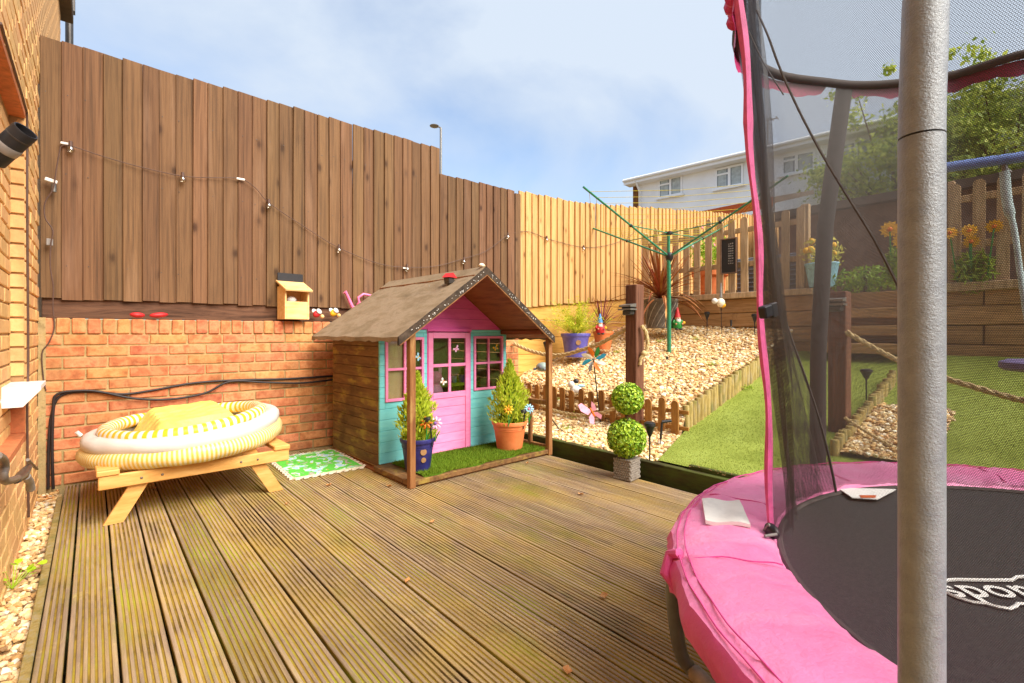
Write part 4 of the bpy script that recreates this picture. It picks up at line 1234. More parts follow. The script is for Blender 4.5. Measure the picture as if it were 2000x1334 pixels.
# weed in the pebble strip
t = thing('weed', 'small bright green weed growing in the pebble strip by the house', 'weed', at(24, 1150, Z=-.03))
for k in range(15):
    a, e, L = R.uniform(0, 6.28), R.uniform(.35, 1.0), R.uniform(.05, .10)
    tip = Vector((math.cos(a) * math.cos(e) * L, math.sin(a) * math.cos(e) * L, math.sin(e) * L + .01))
    MB().tube([(0, 0, 0), tip * .6, tip], .0012, 4).build('stem', MT['lime'], t)
    lf = MB().prism([(0, -.002), (.012, -.013), (.026, -.012), (.03, 0), (.026, .012), (.012, .013), (0, .002)], 0, .0008, lambda u, v, q: (u, v, q))
    lf.build('leaf', MT['lime'], t, tip, (R.uniform(-.4, .4), R.uniform(-.5, .3), a))

# ------------------------------------------------------------------ plants
def leaf_cloud(name, P, N, size, aspect, c0, c1, m, parent, tilt=.5, curl=.0):
    """one leaf-shaped quad pair per point P, facing roughly along N"""
    P = np.asarray(P, np.float32); N = np.asarray(N, np.float32); n = len(P)
    N = N + rng.normal(0, tilt, N.shape); N /= np.linalg.norm(N, axis=1)[:, None] + 1e-9
    A = np.cross(N, rng.normal(0, 1, (n, 3))); A /= np.linalg.norm(A, axis=1)[:, None] + 1e-9
    B = np.cross(N, A)
    s = size * rng.uniform(.65, 1.25, n)[:, None]
    V = np.stack([P - A * s, P - B * s * aspect + N * s * curl, P + A * s, P + B * s * aspect + N * s * curl], 1)
    t = rng.uniform(0, 1, n)[:, None]
    C = np.array(c0[:3]) * (1 - t) + np.array(c1[:3]) * t
    me = npmesh(name, V.reshape(-1, 3), np.arange(n * 4).reshape(-1, 4), m, np.repeat(C, 4, 0))
    o = put(name, me, parent); o['kind'] = 'stuff'
    return o
def sphere_pts(n, c, r, fill=.25):
    d = rng.normal(0, 1, (n, 3)); d /= np.linalg.norm(d, axis=1)[:, None]
    rr = r * (1 - fill * rng.uniform(0, 1, n) ** 1.5)[:, None]
    return d * rr + np.array(c), d
def conifer(name, label, loc, h, w, parent_z=0.0):
    t = thing(name, label, 'conifer', loc)
    n = 3000
    z = rng.uniform(0, 1, n) ** 1.15
    prof = (np.sin(np.clip(z * 1.15 + .28, 0, 1.43) * np.pi / 1.43 * 1.0) ** .8) * (1 - z) ** .45 * 1.15
    a = rng.uniform(0, 2 * np.pi, n)
    lump = 1 + .17 * np.sin(a * 3 + z * 11 + loc[0] * 9) + .13 * np.sin(a * 7 - z * 19) + .10 * np.sin(z * 31 + a * 2)
    r = w / 2 * prof * lump * rng.uniform(.55, 1.08, n)
    P = np.stack([r * np.cos(a), r * np.sin(a), z * h], 1)
    up = np.stack([np.cos(a) * .55, np.sin(a) * .55, np.full(n, .9)], 1) + rng.normal(0, .28, (n, 3))
    up /= np.linalg.norm(up, axis=1)[:, None]
    side = np.cross(up, np.stack([np.cos(a), np.sin(a), np.zeros(n)], 1) + rng.normal(0, .6, (n, 3))); side /= np.linalg.norm(side, axis=1)[:, None]
    L = rng.uniform(.018, .036, n)[:, None]; W = L * .26
    V = np.stack([P - up * L * .4, P - side * W, P + up * L, P + side * W], 1)
    tt = rng.uniform(0, 1, n)[:, None]
    C = np.array(H('#a4bc24')[:3]) * (1 - tt) + np.array(H('#e6ea5c')[:3]) * tt
    me = npmesh('foliage', V.reshape(-1, 3), np.arange(n * 4).reshape(-1, 4), MT['leafy'], np.repeat(C, 4, 0))
    o = put('foliage', me, t); o['kind'] = 'stuff'
    core = MB(); pr = [(0.004, 0)]
    for i in range(9):
        q = i / 8; pr.append((w / 2 * .62 * (math.sin(min(q * 1.15 + .28, 1.43) * math.pi / 1.43) ** .8) * (1 - q) ** .45 + .002, q * h * .93))
    core.lathe(pr, 14).build('shade_core', MT['core_shade_green'], t)
    MB().tube([(0, 0, -.05), (0, 0, .1)], .012, 8).build('trunk', MT['bark'], t)
    return t
MT['core_shade_green'] = plain('core_shade_green', '#56661a', 0.9, 0.1, var=.25)  # darker than the leaves, painting shade into the gaps between them

def pot(name, label, loc, r, h, m, dots=False, rings=True, soil=True, group=None):
    t = thing(name, label, 'plant pot', loc, 0, group)
    pr = [(0, 0), (r * .70, 0), (r * .72, h * .05), (r * .88, h * .70)]
    if rings: pr += [(r * .905, h * .70), (r * .90, h * .74), (r * .925, h * .75), (r * .92, h * .79)]
    pr += [(r * .95, h * .86), (r * 1.0, h * .87), (r * 1.03, h * .95), (r * 1.0, h), (r * .95, h), (r * .93, h * .9)]
    MB().lathe(pr, 36).build('pot_body', m, t)
    MB().lathe([(0, h * .9), (r * .93, h * .9)], 24).build('soil', MT['soil'], t)
    if dots:
        for ang, zz, q in dots:
            rr_ = r * (.74 + .22 * zz)
            M_ = Matrix.Rotation(ang, 4, 'Z') @ Matrix.Translation((rr_, 0, h * zz)) @ Matrix.Rotation(math.pi / 2, 4, 'Y')
            MB().lathe([(0, .002), (q, .002), (q * 1.05, -.002)], 12, M=M_).build('round_mark', MT['gold_dot'], t)
    return t
def daisy(label, loc, stem, face, r, petal_m, centre_m, np_=9, leaf=True):
    t = thing('flower_stake', label, 'flower ornament', loc)
    MB().tube([(0, 0, 0), (.004, 0, stem * .5), (0, 0, stem)], .0028, 6).build('stem', MT['green'], t)
    f = Vector(face).normalized(); M_ = Matrix.Translation((0, 0, stem)) @ f.to_track_quat('Z', 'Y').to_matrix().to_4x4()
    pmesh = MB().add([(r * .18, 0, .002), (r * .5, -r * .17, .004), (r * .9, -r * .13, .0), (r * 1.0, 0, -.003), (r * .9, r * .13, .0), (r * .5, r * .17, .004), (r * .55, 0, .009)],
                     [(0, 1, 6), (1, 2, 6), (2, 3, 6), (3, 4, 6), (4, 5, 6), (5, 0, 6)]).mesh('petal', petal_m)
    for k in range(np_):
        put('petal', pmesh, t).matrix_local = M_ @ Matrix.Rotation(2 * math.pi * k / np_, 4, 'Z')
    MB().ball((0, 0, .004), (r * .24, r * .24, .008), 10, 6, None).build('flower_centre', centre_m, t).matrix_local = M_
    if leaf:
        for sg in (1,):
            MB().add([(0, 0, .0), (.012 * sg, -.010, stem * .35), (.03 * sg, -.012, stem * .62), (.014 * sg, .008, stem * .35)], [(0, 1, 2), (0, 2, 3)]).build('leaf', MT['green'], t)
    return t
def solar_light(label, loc, h, head=.035, kind='cup', tilt=(0, 0), group=None):
    t = thing('solar_light', label, 'solar light', loc, 0, group)
    t.rotation_euler = (tilt[0], tilt[1], 0)
    MB().tube([(0, 0, -.03), (0, 0, h * .72)], [.004, .0065], 8).build('stake', MT['black'], t)
    if kind == 'cup':
        MB().lathe([(.008, h * .66), (head * .42, h * .72), (head * .75, h * .86), (head, h * .93), (head * 1.05, h * .935), (head * 1.02, h), (head * .7, h * 1.02), (0, h * 1.025)], 16).build('lamp_head', MT['black'], t)
        MB().lathe([(0, h * 1.026), (head * .66, h * 1.026), (head * .66, h * 1.029), (0, h * 1.030)], 16).build('solar_panel', MT['metal_dark'], t)
        MB().lathe([(head * .4, h * .74), (head * .72, h * .86)], 12, (0, 0, .002)).build('lens', MT['tape'], t)
    else:
        MB().tube([(0, 0, h * .70), (0, 0, h), (.005, 0, h + .005)], .009, 8).build('arm', MT['black'], t)
        MB().lathe([(0, h - .006), (head, h - .004), (head * 1.05, h + .012), (head * .9, h + .022), (0, h + .024)], 16, (-head * .7, 0, 0)).build('lamp_head', MT['black'], t)
    return t

CAMV = Vector((-.65, -.76, .1))
p1 = phw(.16, .185, .056)
pot('plant_pot', 'dark blue glazed pot with gold spots on the porch', p1, .118, .215, MT['blue_pot'], dots=[(math.radians(-118 + 20), .62, .022), (math.radians(-118 + 22), .36, .017)])
conifer('conifer_shrub', 'narrow lime green conifer growing in the dark blue porch pot', p1 + Vector((0, .01, .19)), .46, .24)
p2 = phw(1.02, .20, .056)
pot('plant_pot', 'terracotta pot with ringed sides on the porch beside the door', p2, .142, .225, MT['terracotta'])
conifer('conifer_shrub', 'bushy lime green conifer growing in the terracotta porch pot', p2 + Vector((0, .0, .20)), .50, .29)
daisy('lilac plastic daisy stake in the dark blue porch pot', p1 + Vector((.075, -.105, .19)), .125, CAMV, .048, MT['lilac'], MT['purple'])
daisy('orange plastic flower stake in the dark blue porch pot', p1 + Vector((.0, -.11, .19)), .14, (-.6, -.8, .2), .045, MT['orange'], MT['red'], 7)
daisy('yellow plastic flower stake in the terracotta porch pot', p2 + Vector((-.105, -.11, .20)), .135, (-.8, -.6, .3), .042, MT['yellow'], MT['orange'], 8)
daisy('pale blue plastic daisy stake in the terracotta porch pot', p2 + Vector((.10, -.12, .20)), .12, CAMV, .042, MT['sky_blue'], MT['pink_plastic'], 10)
solar_light('black solar path light bent over in the dark blue porch pot', p1 + Vector((.045, -.11, .19)), .155, .026, 'hook', (0, -.1))
solar_light('black solar path light standing in the terracotta porch pot', p2 + Vector((.03, -.135, .20)), .10, .028, 'hook', (0, .12))

# topiary
tp = at(1228, 936, Z=0); tp = Vector((2.74, 2.02, 0))
t = thing('topiary_pot', 'square grey woven pot under the two ball topiary on the deck', 'plant pot', tp, math.radians(8))
MB().cbox(-.065, .065, -.065, .065, 0, .14, .006).build('pot_body', MT['weave_grey'], t)
wv = MB()
for k in range(9):
    z = .008 + k * .0155
    for s_ in range(8):
        o_ = -.066 + s_ * .0166 + (.008 if k % 2 else 0); pr_ = .0035
        if o_ + .013 < .068:
            wv.cbox(o_, o_ + .013, -.066 - pr_, -.064, z, z + .0125, .002); wv.cbox(.064, .066 + pr_, o_, o_ + .013, z, z + .0125, .002); wv.cbox(-.066 - pr_, -.064, o_, o_ + .013, z, z + .0125, .002)
wv.build('weave', MT['weave_grey'], t)['kind'] = 'stuff'
t = thing('topiary', 'artificial box topiary of two clipped balls in the square woven pot', 'topiary', tp + Vector((0, 0, .14)))
MB().tube([(0, 0, -.02), (0, 0, .50)], .010, 8).build('trunk', MT['bark'], t)
for nm, c_, r_, n_ in (('lower_ball', (0, 0, .135), .128, 2600), ('upper_ball', (.01, 0, .40), .104, 1800)):
    MB().ball(c_, r_ * .74, 18, 12).build(nm, MT['core_shade_green'], t)
    P_, D_ = sphere_pts(n_, c_, r_ * 1.02, .30)
    P_ *= 1.0
    leaf_cloud('leaves', P_, D_ + np.array([0, 0, .3]), .0125, .66, H('#5c8c10'), H('#c8e044'), MT['plastic_leaf'], t, .55, .25)

# cordylines: every strap leaf is its own piece
def strap_mesh(L, w, droop, m, seed):
    rr = random.Random(seed); vv = []; n_ = 7
    for i in range(n_ + 1):
        t_ = i / n_
        ww = w * (.55 + .9 * t_) * (1 - t_) ** .55 + .0006
        xx = L * t_ * (1 - .12 * droop * t_); zz = -L * droop * t_ ** 2.4 * .55
        vv += [(xx, -ww, zz + ww * .35), (xx, 0, zz), (xx, ww, zz + ww * .35)]
    ff = []
    for i in range(n_):
        a = i * 3
        ff += [(a, a + 3, a + 4, a + 1), (a + 1, a + 4, a + 5, a + 2)]
    return MB().add(vv, ff, True).mesh('leaf', m)
def cordyline(label, loc, n_, L, w, m, elo, ehi, droop=(.1, .5, .9)):
    t = thing('cordyline', label, 'plant', loc)
    ms = [strap_mesh(L, w, d_, m, i) for i, d_ in enumerate(droop)]
    for k in range(n_):
        q = k / n_
        e = ehi - (ehi - elo) * q + R.uniform(-.12, .12)
        a = k * 2.399 + R.uniform(-.2, .2)
        i_ = 0 if q < .35 else (1 if q < .7 else 2)
        s_ = R.uniform(.72, 1.05)
        o = put('leaf', ms[i_], t, (0, 0, .03 + .05 * (1 - q)), (0, 0, 0), (s_, s_, s_))
        o.rotation_euler = (R.uniform(-.3, .3), -e, a)
    MB().tube([(0, 0, -.05), (0, 0, .1)], .03, 8).build('trunk', MT['bark'], t)
    return t
gp = at(1290, 641, d=6.25)
t = thing('planter', 'large dark grey planter with diagonal pattern by the terrace wall', 'planter', gp, .3)
MB().lathe([(0, 0), (.165, 0), (.205, .33), (.215, .34), (.215, .365), (.195, .365), (.19, .32)], 40).build('pot_body', MT['planter_grey'], t)
for k in range(30):
    a0_ = 2 * math.pi * k / 30
    for sg in (1,):
        pts = [((.170 + .04 * q + .002) * math.cos(a0_ + sg * q * .9), (.170 + .04 * q + .002) * math.sin(a0_ + sg * q * .9), .02 + .30 * q) for q in [i / 6 for i in range(7)]]
        MB().tube(pts, .0035, 4, False).build('ridge', MT['groove_light'] if k % 2 else MT['planter_grey'], t)
MB().lathe([(0, .33), (.19, .33)], 24).build('soil', MT['soil'], t)
cordyline('large spiky bronze cordyline growing in the dark grey planter', gp + Vector((0, 0, .34)), 110, .72, .019, MT['cordyline'], -.05, 1.35)

bp_ = at(1124, 697, d=5.95)
pot('plant_pot', 'faded blue pot with a gold spot on the gravel by the pale fence', bp_, .175, .285, MT['blue_pot_far'], dots=[(math.radians(-125), .62, .03), (math.radians(-125), .34, .02)], rings=False)
t = thing('bamboo_plant', 'feathery yellow green shrub growing in the faded blue pot', 'plant', bp_ + Vector((0, 0, .25)))
Pm, Nm = [], []
st = MB()
for k in range(75):
    a, e, L = R.uniform(0, 6.28), R.uniform(.55, 1.5), R.uniform(.22, .52)
    if k < 7: e, L = R.uniform(.35, .7), R.uniform(.5, .62)
    d_ = Vector((math.cos(a) * math.cos(e), math.sin(a) * math.cos(e), math.sin(e)))
    tip = d_ * L + Vector((0, 0, -.10 * L if e < .7 else 0))
    st.tube([(0, 0, 0), tip * .5 + Vector((0, 0, .02)), tip], .0016, 4)
    for q in range(34):
        f_ = .3 + .7 * q / 34
        pnt = tip * f_ + Vector((R.gauss(0, .016), R.gauss(0, .016), R.gauss(0, .016) + .02 * (1 - f_)))
        Pm.append(pnt[:]); Nm.append((R.gauss(0, 1), R.gauss(0, 1), 1))
st.build('stems', MT['lime'], t)['kind'] = 'stuff'
leaf_cloud('leaves', Pm, Nm, .023, .17, H('#a4b420'), H('#eee850'), MT['leafy'], t, .4)
tpz = at(1178, 682, d=6.05)
pot('plant_pot', 'small terracotta pot behind the rope with a red spiky plant', tpz, .125, .22, MT['terracotta'], rings=False)
cordyline('small spiky red cordyline growing in the terracotta pot by the rope', tpz + Vector((0, .02, .20)), 46, .42, .011, MT['cordyline_red'], .15, 1.45)

# ------------------------------------------------------------------ gravel bed ornaments
def gnome(label, loc, s, hat, coat, rot, accent):
    t = thing('garden_gnome', label, 'gnome', loc, rot)
    t.scale = (s, s, s)
    MB().lathe([(0, .02), (.075, .03), (.085, .08), (.08, .14), (.055, .18), (0, .19)], 18).build('body', coat, t)
    MB().ball((0, -.01, .205), (.05, .048, .048), 14, 10).build('head', MT['skin'], t)
    MB().lathe([(.058, .225), (.054, .235), (.036, .30), (.014, .385), (.0, .40)], 16).build('hat', hat, t)
    MB().ball((0, -.045, .155), (.045, .030, .058), 12, 8).build('beard', MT['white'], t)
    MB().ball((0, -.062, .205), .014, 8, 6).build('nose', MT['skin'], t)
    for sg in (-1, 1):
        MB().ball((sg * .038, -.05, .018), (.032, .048, .02), 10, 6).build('boot', MT['metal_dark'], t)
        MB().tube([(sg * .06, -.005, .17), (sg * .088, -.03, .13), (sg * .06, -.07, .11)], [.02, .019, .016], 8).build('arm', coat, t)
        MB().ball((sg * .055, -.078, .108), .016, 8, 6).build('hand', MT['skin'], t)
    MB().ball((.085, -.07, .13), (.028, .02, .026), 8, 6).build('flower', accent, t)
    return t
FACE = -YAW + .1
gnome('gnome with a blue hat and white beard in the terracotta pot', at(1172, 657, d=5.9) + Vector((0, 0, .02)), .64, MT['blue'], MT['red'], FACE, MT['yellow'])
gnome('gnome with a red hat and green coat beside the dark grey planter', at(1323, 645, d=6.1), .72, MT['red'], MT['green'], FACE, MT['yellow'])

# windmill, butterfly and other stake ornaments
b0 = at(1176, 848, d=4.55)
t = thing('windmill_stake', 'colourful metal windmill with teal, green and yellow blades on a thin stake', 'windmill', b0)
hub = at(1159, 702, d=4.5) - b0
MB().tube([(0, 0, -.03), hub], .0055, 8).build('stake', MT['black'], t)
MB().ball(hub, .014).build('hub', MT['metal_grey'], t)
Mw = Matrix.Translation(hub + CAMV * .02) @ CAMV.to_track_quat('Z', 'Y').to_matrix().to_4x4()
blade_v = [(.012, 0, .0), (.05, -.020, .012), (.095, -.012, .02), (.125, .012, .012), (.10, .026, .0), (.05, .014, -.004)]
for k, mm_ in enumerate((MT['teal'], MT['green'], MT['orange'], MT['cream'], MT['teal'], MT['metal_grey'], MT['orange'], MT['white'])):
    MB().add(blade_v + [(x_, y_, z_ + .002) for x_, y_, z_ in blade_v], [(0, 1, 2, 3, 4, 5), (11, 10, 9, 8, 7, 6)] + [(i, (i + 1) % 6, 6 + (i + 1) % 6, 6 + i) for i in range(6)]).build('blade', mm_, t).matrix_local = Mw @ Matrix.Rotation(k * math.pi / 4 + .3, 4, 'Z')
b0 = at(1160, 842, d=4.45)
t = thing('butterfly_stake', 'pale pink fabric butterfly on a thin stake in front of the mini pickets', 'ornament', b0)
hb = at(1157, 805, d=4.4) - b0
MB().tube([(0, 0, -.03), hb], .003, 6).build('stake', MT['black'], t)
Mb = Matrix.Translation(hb) @ CAMV.to_track_quat('Z', 'Y').to_matrix().to_4x4() @ Matrix.Rotation(.5, 4, 'Z')
for pl in ([(0, .01), (-.02, .06), (-.05, .12), (-.085, .12), (-.09, .06), (-.05, .0)], [(0, .01), (.02, .06), (.04, .09), (.05, .05), (.04, .0)], [(0, 0), (-.05, -.02), (-.07, -.07), (-.04, -.10), (-.01, -.05)], [(0, 0), (.04, -.02), (.06, -.06), (.035, -.09), (.01, -.04)]):
    MB().prism(pl, 0, .003, lambda u, v, q: (u, v, q + abs(u) * .35)).build('wing', MT['pink_soft'], t).matrix_local = Mb
MB().ball((0, 0, .006), (.009, .05, .009)).build('body', MT['orange'], t).matrix_local = Mb
b0 = at(1125, 770, d=4.9)
t = thing('dog_ornament', 'small white dog ornament with a dark ear behind the mini picket edging', 'ornament', b0 - Vector((0, 0, .0)), FACE)
MB().ball((0, 0, .05), (.06, .035, .04)).build('body', MT['white'], t); MB().ball((-.05, -.01, .10), (.034, .03, .034)).build('head', MT['white'], t)
MB().ball((.0, 0, .13), (.03, .025, .024)).build('ear', MT['black'], t)
MB().ball((.05, -.01, .085), (.04, .015, .014)).build('bow', MT['sky_blue'], t)
for dx_ in (-.035, .035):
    for dy_ in (-.02, .02): MB().tube([(dx_, dy_, -.01), (dx_, dy_, .04)], .012, 8).build('leg', MT['white'], t)
b0 = at(1060, 722, d=5.3)
t = thing('turtle_ornament', 'grey green turtle ornament on the gravel by the porch post', 'ornament', b0, .3)
MB().ball((0, 0, .03), (.085, .07, .05), 14, 8).build('shell', MT['turtle'], t); MB().ball((-.095, -.02, .035), (.028, .022, .022)).build('head', MT['slate_grey'], t)
for sx in (-1, 1):
    for sy in (-1, 1): MB().ball((sx * .06, sy * .06, .01), (.026, .02, .014), 8, 5).build('leg', MT['slate_grey'], t)
def sol(label, px, pyb, pyt, d, head=.035, kind='cup', tilt=(0, 0)):
    a = at(px, pyb, d=d); b_ = at(px, pyt, d=d)
    return solar_light(label, a, (b_ - a).length, head, kind, tilt)
sol('black cup shaped solar light beside the two ball topiary', 1269, 905, 826, 3.40, .038)
sol('black solar light behind the playhouse porch post, near the turtle ornament', 1067, 722, 668, 5.35, .033)
sol('black solar light in front of the terrace wall, right of the red hat gnome', 1381, 652, 610, 6.0, .032)
sol('black solar light by the terrace wall, next to the pink net edge', 1474, 660, 614, 5.7, .034)
sol('black solar light on the log edging just in front of the pink net edge', 1490, 680, 637, 5.3, .033)
sol('black solar light on the lawn seen through the trampoline net', 1692, 778, 722, 3.9, .042)
sol('fallen black solar light leaning over the gravel by the porch rail', 1092, 838, 792, 4.4, .0075, 'hook', (0, -.75))
b0 = at(1289, 876, d=3.75)
t = thing('solar_spike', 'bent black solar spotlight on a spike by the last mini pickets', 'solar light', b0)
tt_ = at(1293, 824, d=3.75) - b0; ar = at(1311, 822, d=3.75) - b0
MB().tube([(0, 0, -.03), tt_ * .35], [.003, .006], 8).build('spike', MT['tape'], t); MB().tube([tt_ * .35, tt_ * .98], .009, 8).build('stem', MT['black'], t)
MB().tube([tt_, ar], .012, 8).build('lamp_head', MT['black'], t)
b0 = at(1410, 655, d=5.95)
t = thing('bee_stake', 'cream and yellow bee ornament on a wire stake by the terrace wall', 'ornament', b0)
hb = at(1408, 588, d=5.9) - b0
MB().tube([(0, 0, -.03), hb], .004, 6).build('stake', MT['black'], t)
MB().ball(hb + Vector((0, 0, -.02)), (.06, .045, .055)).build('body', MT['cream'], t); MB().ball(hb + RT * -.075, .035).build('head', MT['white'], t)
MB().tube([hb + Vector((0, 0, .04)), hb + Vector((0, 0, .22))], [.018, .006], 8).build('hook', MT['tape'], t); MB().ball(hb + RT * .02 + Vector((0, 0, -.05)), (.03, .04, .03)).build('stripe', MT['yellow'], t)
b0 = at(1428, 672, d=5.6)
t = thing('glass_stake', 'thin clear tube stake with a black top on the gravel', 'ornament', b0)
h_ = (at(1428, 625, d=5.6) - b0).length
MB().tube([(0, 0, -.02), (0, 0, h_ * .75)], .007, 8).build('tube', MT['bulb'], t); MB().tube([(0, 0, h_ * .75), (0, 0, h_)], .011, 8).build('cap', MT['black'], t)
# small weeds in the gravel
for k, (px, py, d_) in enumerate(((1080, 726, 5.2), (1090, 732, 5.1), (1110, 826, 4.4), (1205, 672, 6.0), (1290, 655, 6.1), (1362, 660, 5.9), (1120, 775, 4.8), (1395, 728, 5.0), (1460, 738, 4.7))):
    b0 = at(px, py, d=d_); b0.z = (gravel_z(b0.x, b0.y) if b0.y > lawn_edge_y(b0.x) else lawn_z(b0.x)) + .008
    Pm = [(R.gauss(0, .035), R.gauss(0, .03), abs(R.gauss(0, .018))) for _ in range(60)]
    t = thing('weed', 'small green weed in the gravel, ' + ('by the turtle ornament', 'just in front of the turtle ornament', 'at the foot of the mini pickets', 'beside the small terracotta pot', 'below the dark grey planter', 'between the gnome and the airer pole', 'behind the white dog ornament', 'above the middle of the log edging', 'at the far end of the log edging')[k], 'weed', b0)
    leaf_cloud('leaves', Pm, [(0, 0, 1)] * 60, .011, .5, H('#7c9a20'), H('#b8cc48'), MT['leafy'], t, .7)

# posts with lights and rope
def rope(name, label, pts, r=.018, group=None):
    pts = smooth(pts, 10)
    mb_ = MB(); L = 0; prev = pts[0]
    for s_ in range(3):
        out = []; L = 0; prev = pts[0]
        for i, p in enumerate(pts):
            L += (p - prev).length; prev = p
            tn = (pts[min(i + 1, len(pts) - 1)] - pts[max(i - 1, 0)]).normalized()
            u = tn.cross(Vector((0, 0, 1))); u = u.normalized() if u.length > .1 else Vector((1, 0, 0)); w_ = tn.cross(u)
            a = L / (r * 5) * 2 * math.pi / 2 + s_ * 2.0944
            out.append(p + (u * math.cos(a) + w_ * math.sin(a)) * r * .52)
        mb_.tube(out, r * .60, 6)
    o = mb_.build(name, MT['rope']); return tag(o, label, 'rope', group)
def light_post(label, lab2, x, y, ztop, zbase, z_l):
    t = thing('timber_post', label, 'post', (x, y, zbase))
    MB().cbox(-.058, .058, -.058, .058, -.1, ztop - zbase, .006).build('post', MT['post_brown'], t)
    t = thing('post_light', lab2, 'solar light', (x - .06, y, z_l))
    MB().prism([(0, .0), (-.085, -.015), (-.085, -.03), (0, -.03)], -.06, .06, lambda u, v, q: (u, q, v)).build('hood', MT['metal_grey'], t)
    MB().prism([(0, -.045), (-.09, -.045), (-.09, -.058), (0, -.058)], -.065, .065, lambda u, v, q: (u, q, v)).build('ledge', MT['metal_grey'], t)
    MB().cbox(-.06, 0, -.045, .045, -.10, -.059, .008).build('lens', MT['metal_dark'], t)
    MB().box(-.055, 0, -.05, .05, -.045, -.03).build('lamp', MT['black'], t)
light_post('brown square timber post in the gravel bed beside the topiary', 'grey wall light on the post beside the topiary', 3.6, 2.57, 1.40, .12, 1.235)
light_post('brown square timber post seen through the trampoline net', 'grey wall light on the post behind the trampoline net', 4.12, 1.17, 1.28, .16, 1.235)
rp0 = at(993, 676, Y=4.28)
rope('garden_rope', 'thick twisted rope sagging from the playhouse to the timber post', [Vector((3.66, 4.26, .86)), Vector((3.63, 3.9, .78)), Vector((3.62, 3.5, .755)), Vector((3.60, 3.0, .87)), Vector((3.60, 2.62, 1.035))], .020)
rope('garden_rope', 'lower twisted rope running along the mini picket edging', [Vector((3.50, 4.1, .40)), Vector((3.50, 3.6, .235)), Vector((3.50, 3.2, .20)), Vector((3.5, 2.85, .26)), Vector((3.55, 2.63, .38))], .017)
pR = lambda px, py: at(px, py, d=4.22)
rope('garden_rope', 'frayed rope end knotted on the side of the timber post', [pR(1253, 636), pR(1262, 650), pR(1265, 672), pR(1261, 688), pR(1252, 700), pR(1250, 712)], .015)
o = MB().ball(pR(1258, 690), .026, 10, 8).build('rope_knot', MT['rope'], None); tag(o, 'knot tied in the hanging rope end on the timber post', 'rope knot')
rope('garden_rope', 'short rope tail hanging low on the right of the timber post', [pR(1258, 788), pR(1264, 808), pR(1266, 830), pR(1263, 845)], .012)
rope('garden_rope', 'twisted rope from the far post past the trampoline net', [Vector((4.08, 1.12, .99)), Vector((4.0, .80, .80)), Vector((3.85, .45, .68)), Vector((3.7, .05, .60)), Vector((3.6, -.5, .62))])
rope('garden_rope', 'lower twisted rope on the lawn seen through the trampoline net', [Vector((4.06, 1.12, .38)), Vector((3.9, .85, .27)), Vector((3.75, .6, .22)), Vector((3.6, .2, .20)), Vector((3.5, -.3, .24))], .012)

# ------------------------------------------------------------------ rotary clothes airer
d0 = 5.66; base = at(1307, 690, d=d0)
t = thing('rotary_airer', 'green rotary clothes airer with yellow lines standing in the gravel', 'clothes airer', base)
hubz, topz, tipz = 1.86 - base.z, 2.13 - base.z, 2.44 - base.z
ln = Vector((-.012, 0, 0))
MB().tube([(0, 0, -.1), ln * .5 + Vector((0, 0, .8 * hubz)), ln + Vector((0, 0, hubz))], .023, 12).build('pole', MT['airer_green'], t)
MB().tube([ln + Vector((0, 0, hubz)), ln + Vector((0, 0, topz))], .018, 12).build('mast', MT['airer_green'], t)
MB().lathe([(.024, hubz - .06), (.03, hubz - .05), (.045, hubz - .01), (.045, hubz + .03), (.03, hubz + .045)], 14).build('hub', MT['black'], t)
MB().lathe([(.02, topz - .02), (.04, topz - .015), (.04, topz + .015), (.0, topz + .025)], 14).build('top_cap', MT['black'], t)
tips = []
for k in range(4):
    a = .6 + k * math.pi / 2
    tp_ = (RT * math.cos(a) + FW * math.sin(a)) * 1.33 + Vector((0, 0, tipz)); tips.append(tp_)
    st_ = Vector((0, 0, hubz)) + (tp_ - Vector((0, 0, hubz))).normalized() * .03
    MB().tube([st_, tp_], .011, 8).build('arm', MT['airer_green'], t)
    q = st_ + (tp_ - st_) * .47
    MB().tube([Vector((0, 0, topz)), q], .006, 6).build('stay', MT['airer_green'], t)
    MB().ball(q, .02, 8, 6).build('slider', MT['black'], t)
ml = MB()
for i in range(9):
    f_ = .34 + .075 * i
    for k in range(4):
        a_ = Vector((0, 0, hubz)) + (tips[k] - Vector((0, 0, hubz))) * f_; b_ = Vector((0, 0, hubz)) + (tips[(k + 1) % 4] - Vector((0, 0, hubz))) * f_
        ml.tube([a_, (a_ + b_) / 2 - Vector((0, 0, .012 + .02 * f_)), b_], .0022, 4)
ml.build('line', MT['line_yellow'], t)['kind'] = 'stuff'
b0 = at(1303, 712, d=5.4)
o = MB().tube([b0 - Vector((0, 0, .03)), b0 + Vector((0, 0, .09))], .012, 8).build('ground_peg', MT['black']); tag(o, 'short black peg in the gravel by the foot of the airer', 'peg')

# terrace things
tb = at(1387, 566, X=6.5)
t = thing('planter', 'terracotta planter of flowers behind the terrace pickets', 'planter', (tb.x, tb.y, 1.245))
MB().lathe([(0, 0), (.17, 0), (.2, .5), (.24, .52), (.25, .62), (.22, .62)], 24).build('pot_body', MT['terracotta'], t)
P_, D_ = sphere_pts(700, (0, 0, .85), .30, .8); leaf_cloud('leaves', P_, D_, .03, .4, H('#6c9a1c'), H('#b8d84c'), MT['leafy'], t, .8)
for k in range(14):
    q = Vector((R.uniform(-.25, .25), R.uniform(-.25, .2), R.uniform(.8, 1.2))); MB().ball(q, R.uniform(.02, .035), 8, 6).build('blossom', MT['pink_plastic'] if k % 2 else MT['white'], t)
sgn = at(1424, 500, X=5.98)
t = thing('chalk_sign', 'dark framed chalkboard sign with white lettering hung on the picket fence', 'sign', sgn)
t.rotation_euler = (0, 0, .05)
MB().cbox(-.012, .012, -.10, .10, -.22, .22, .004).build('board', MT['black'], t)
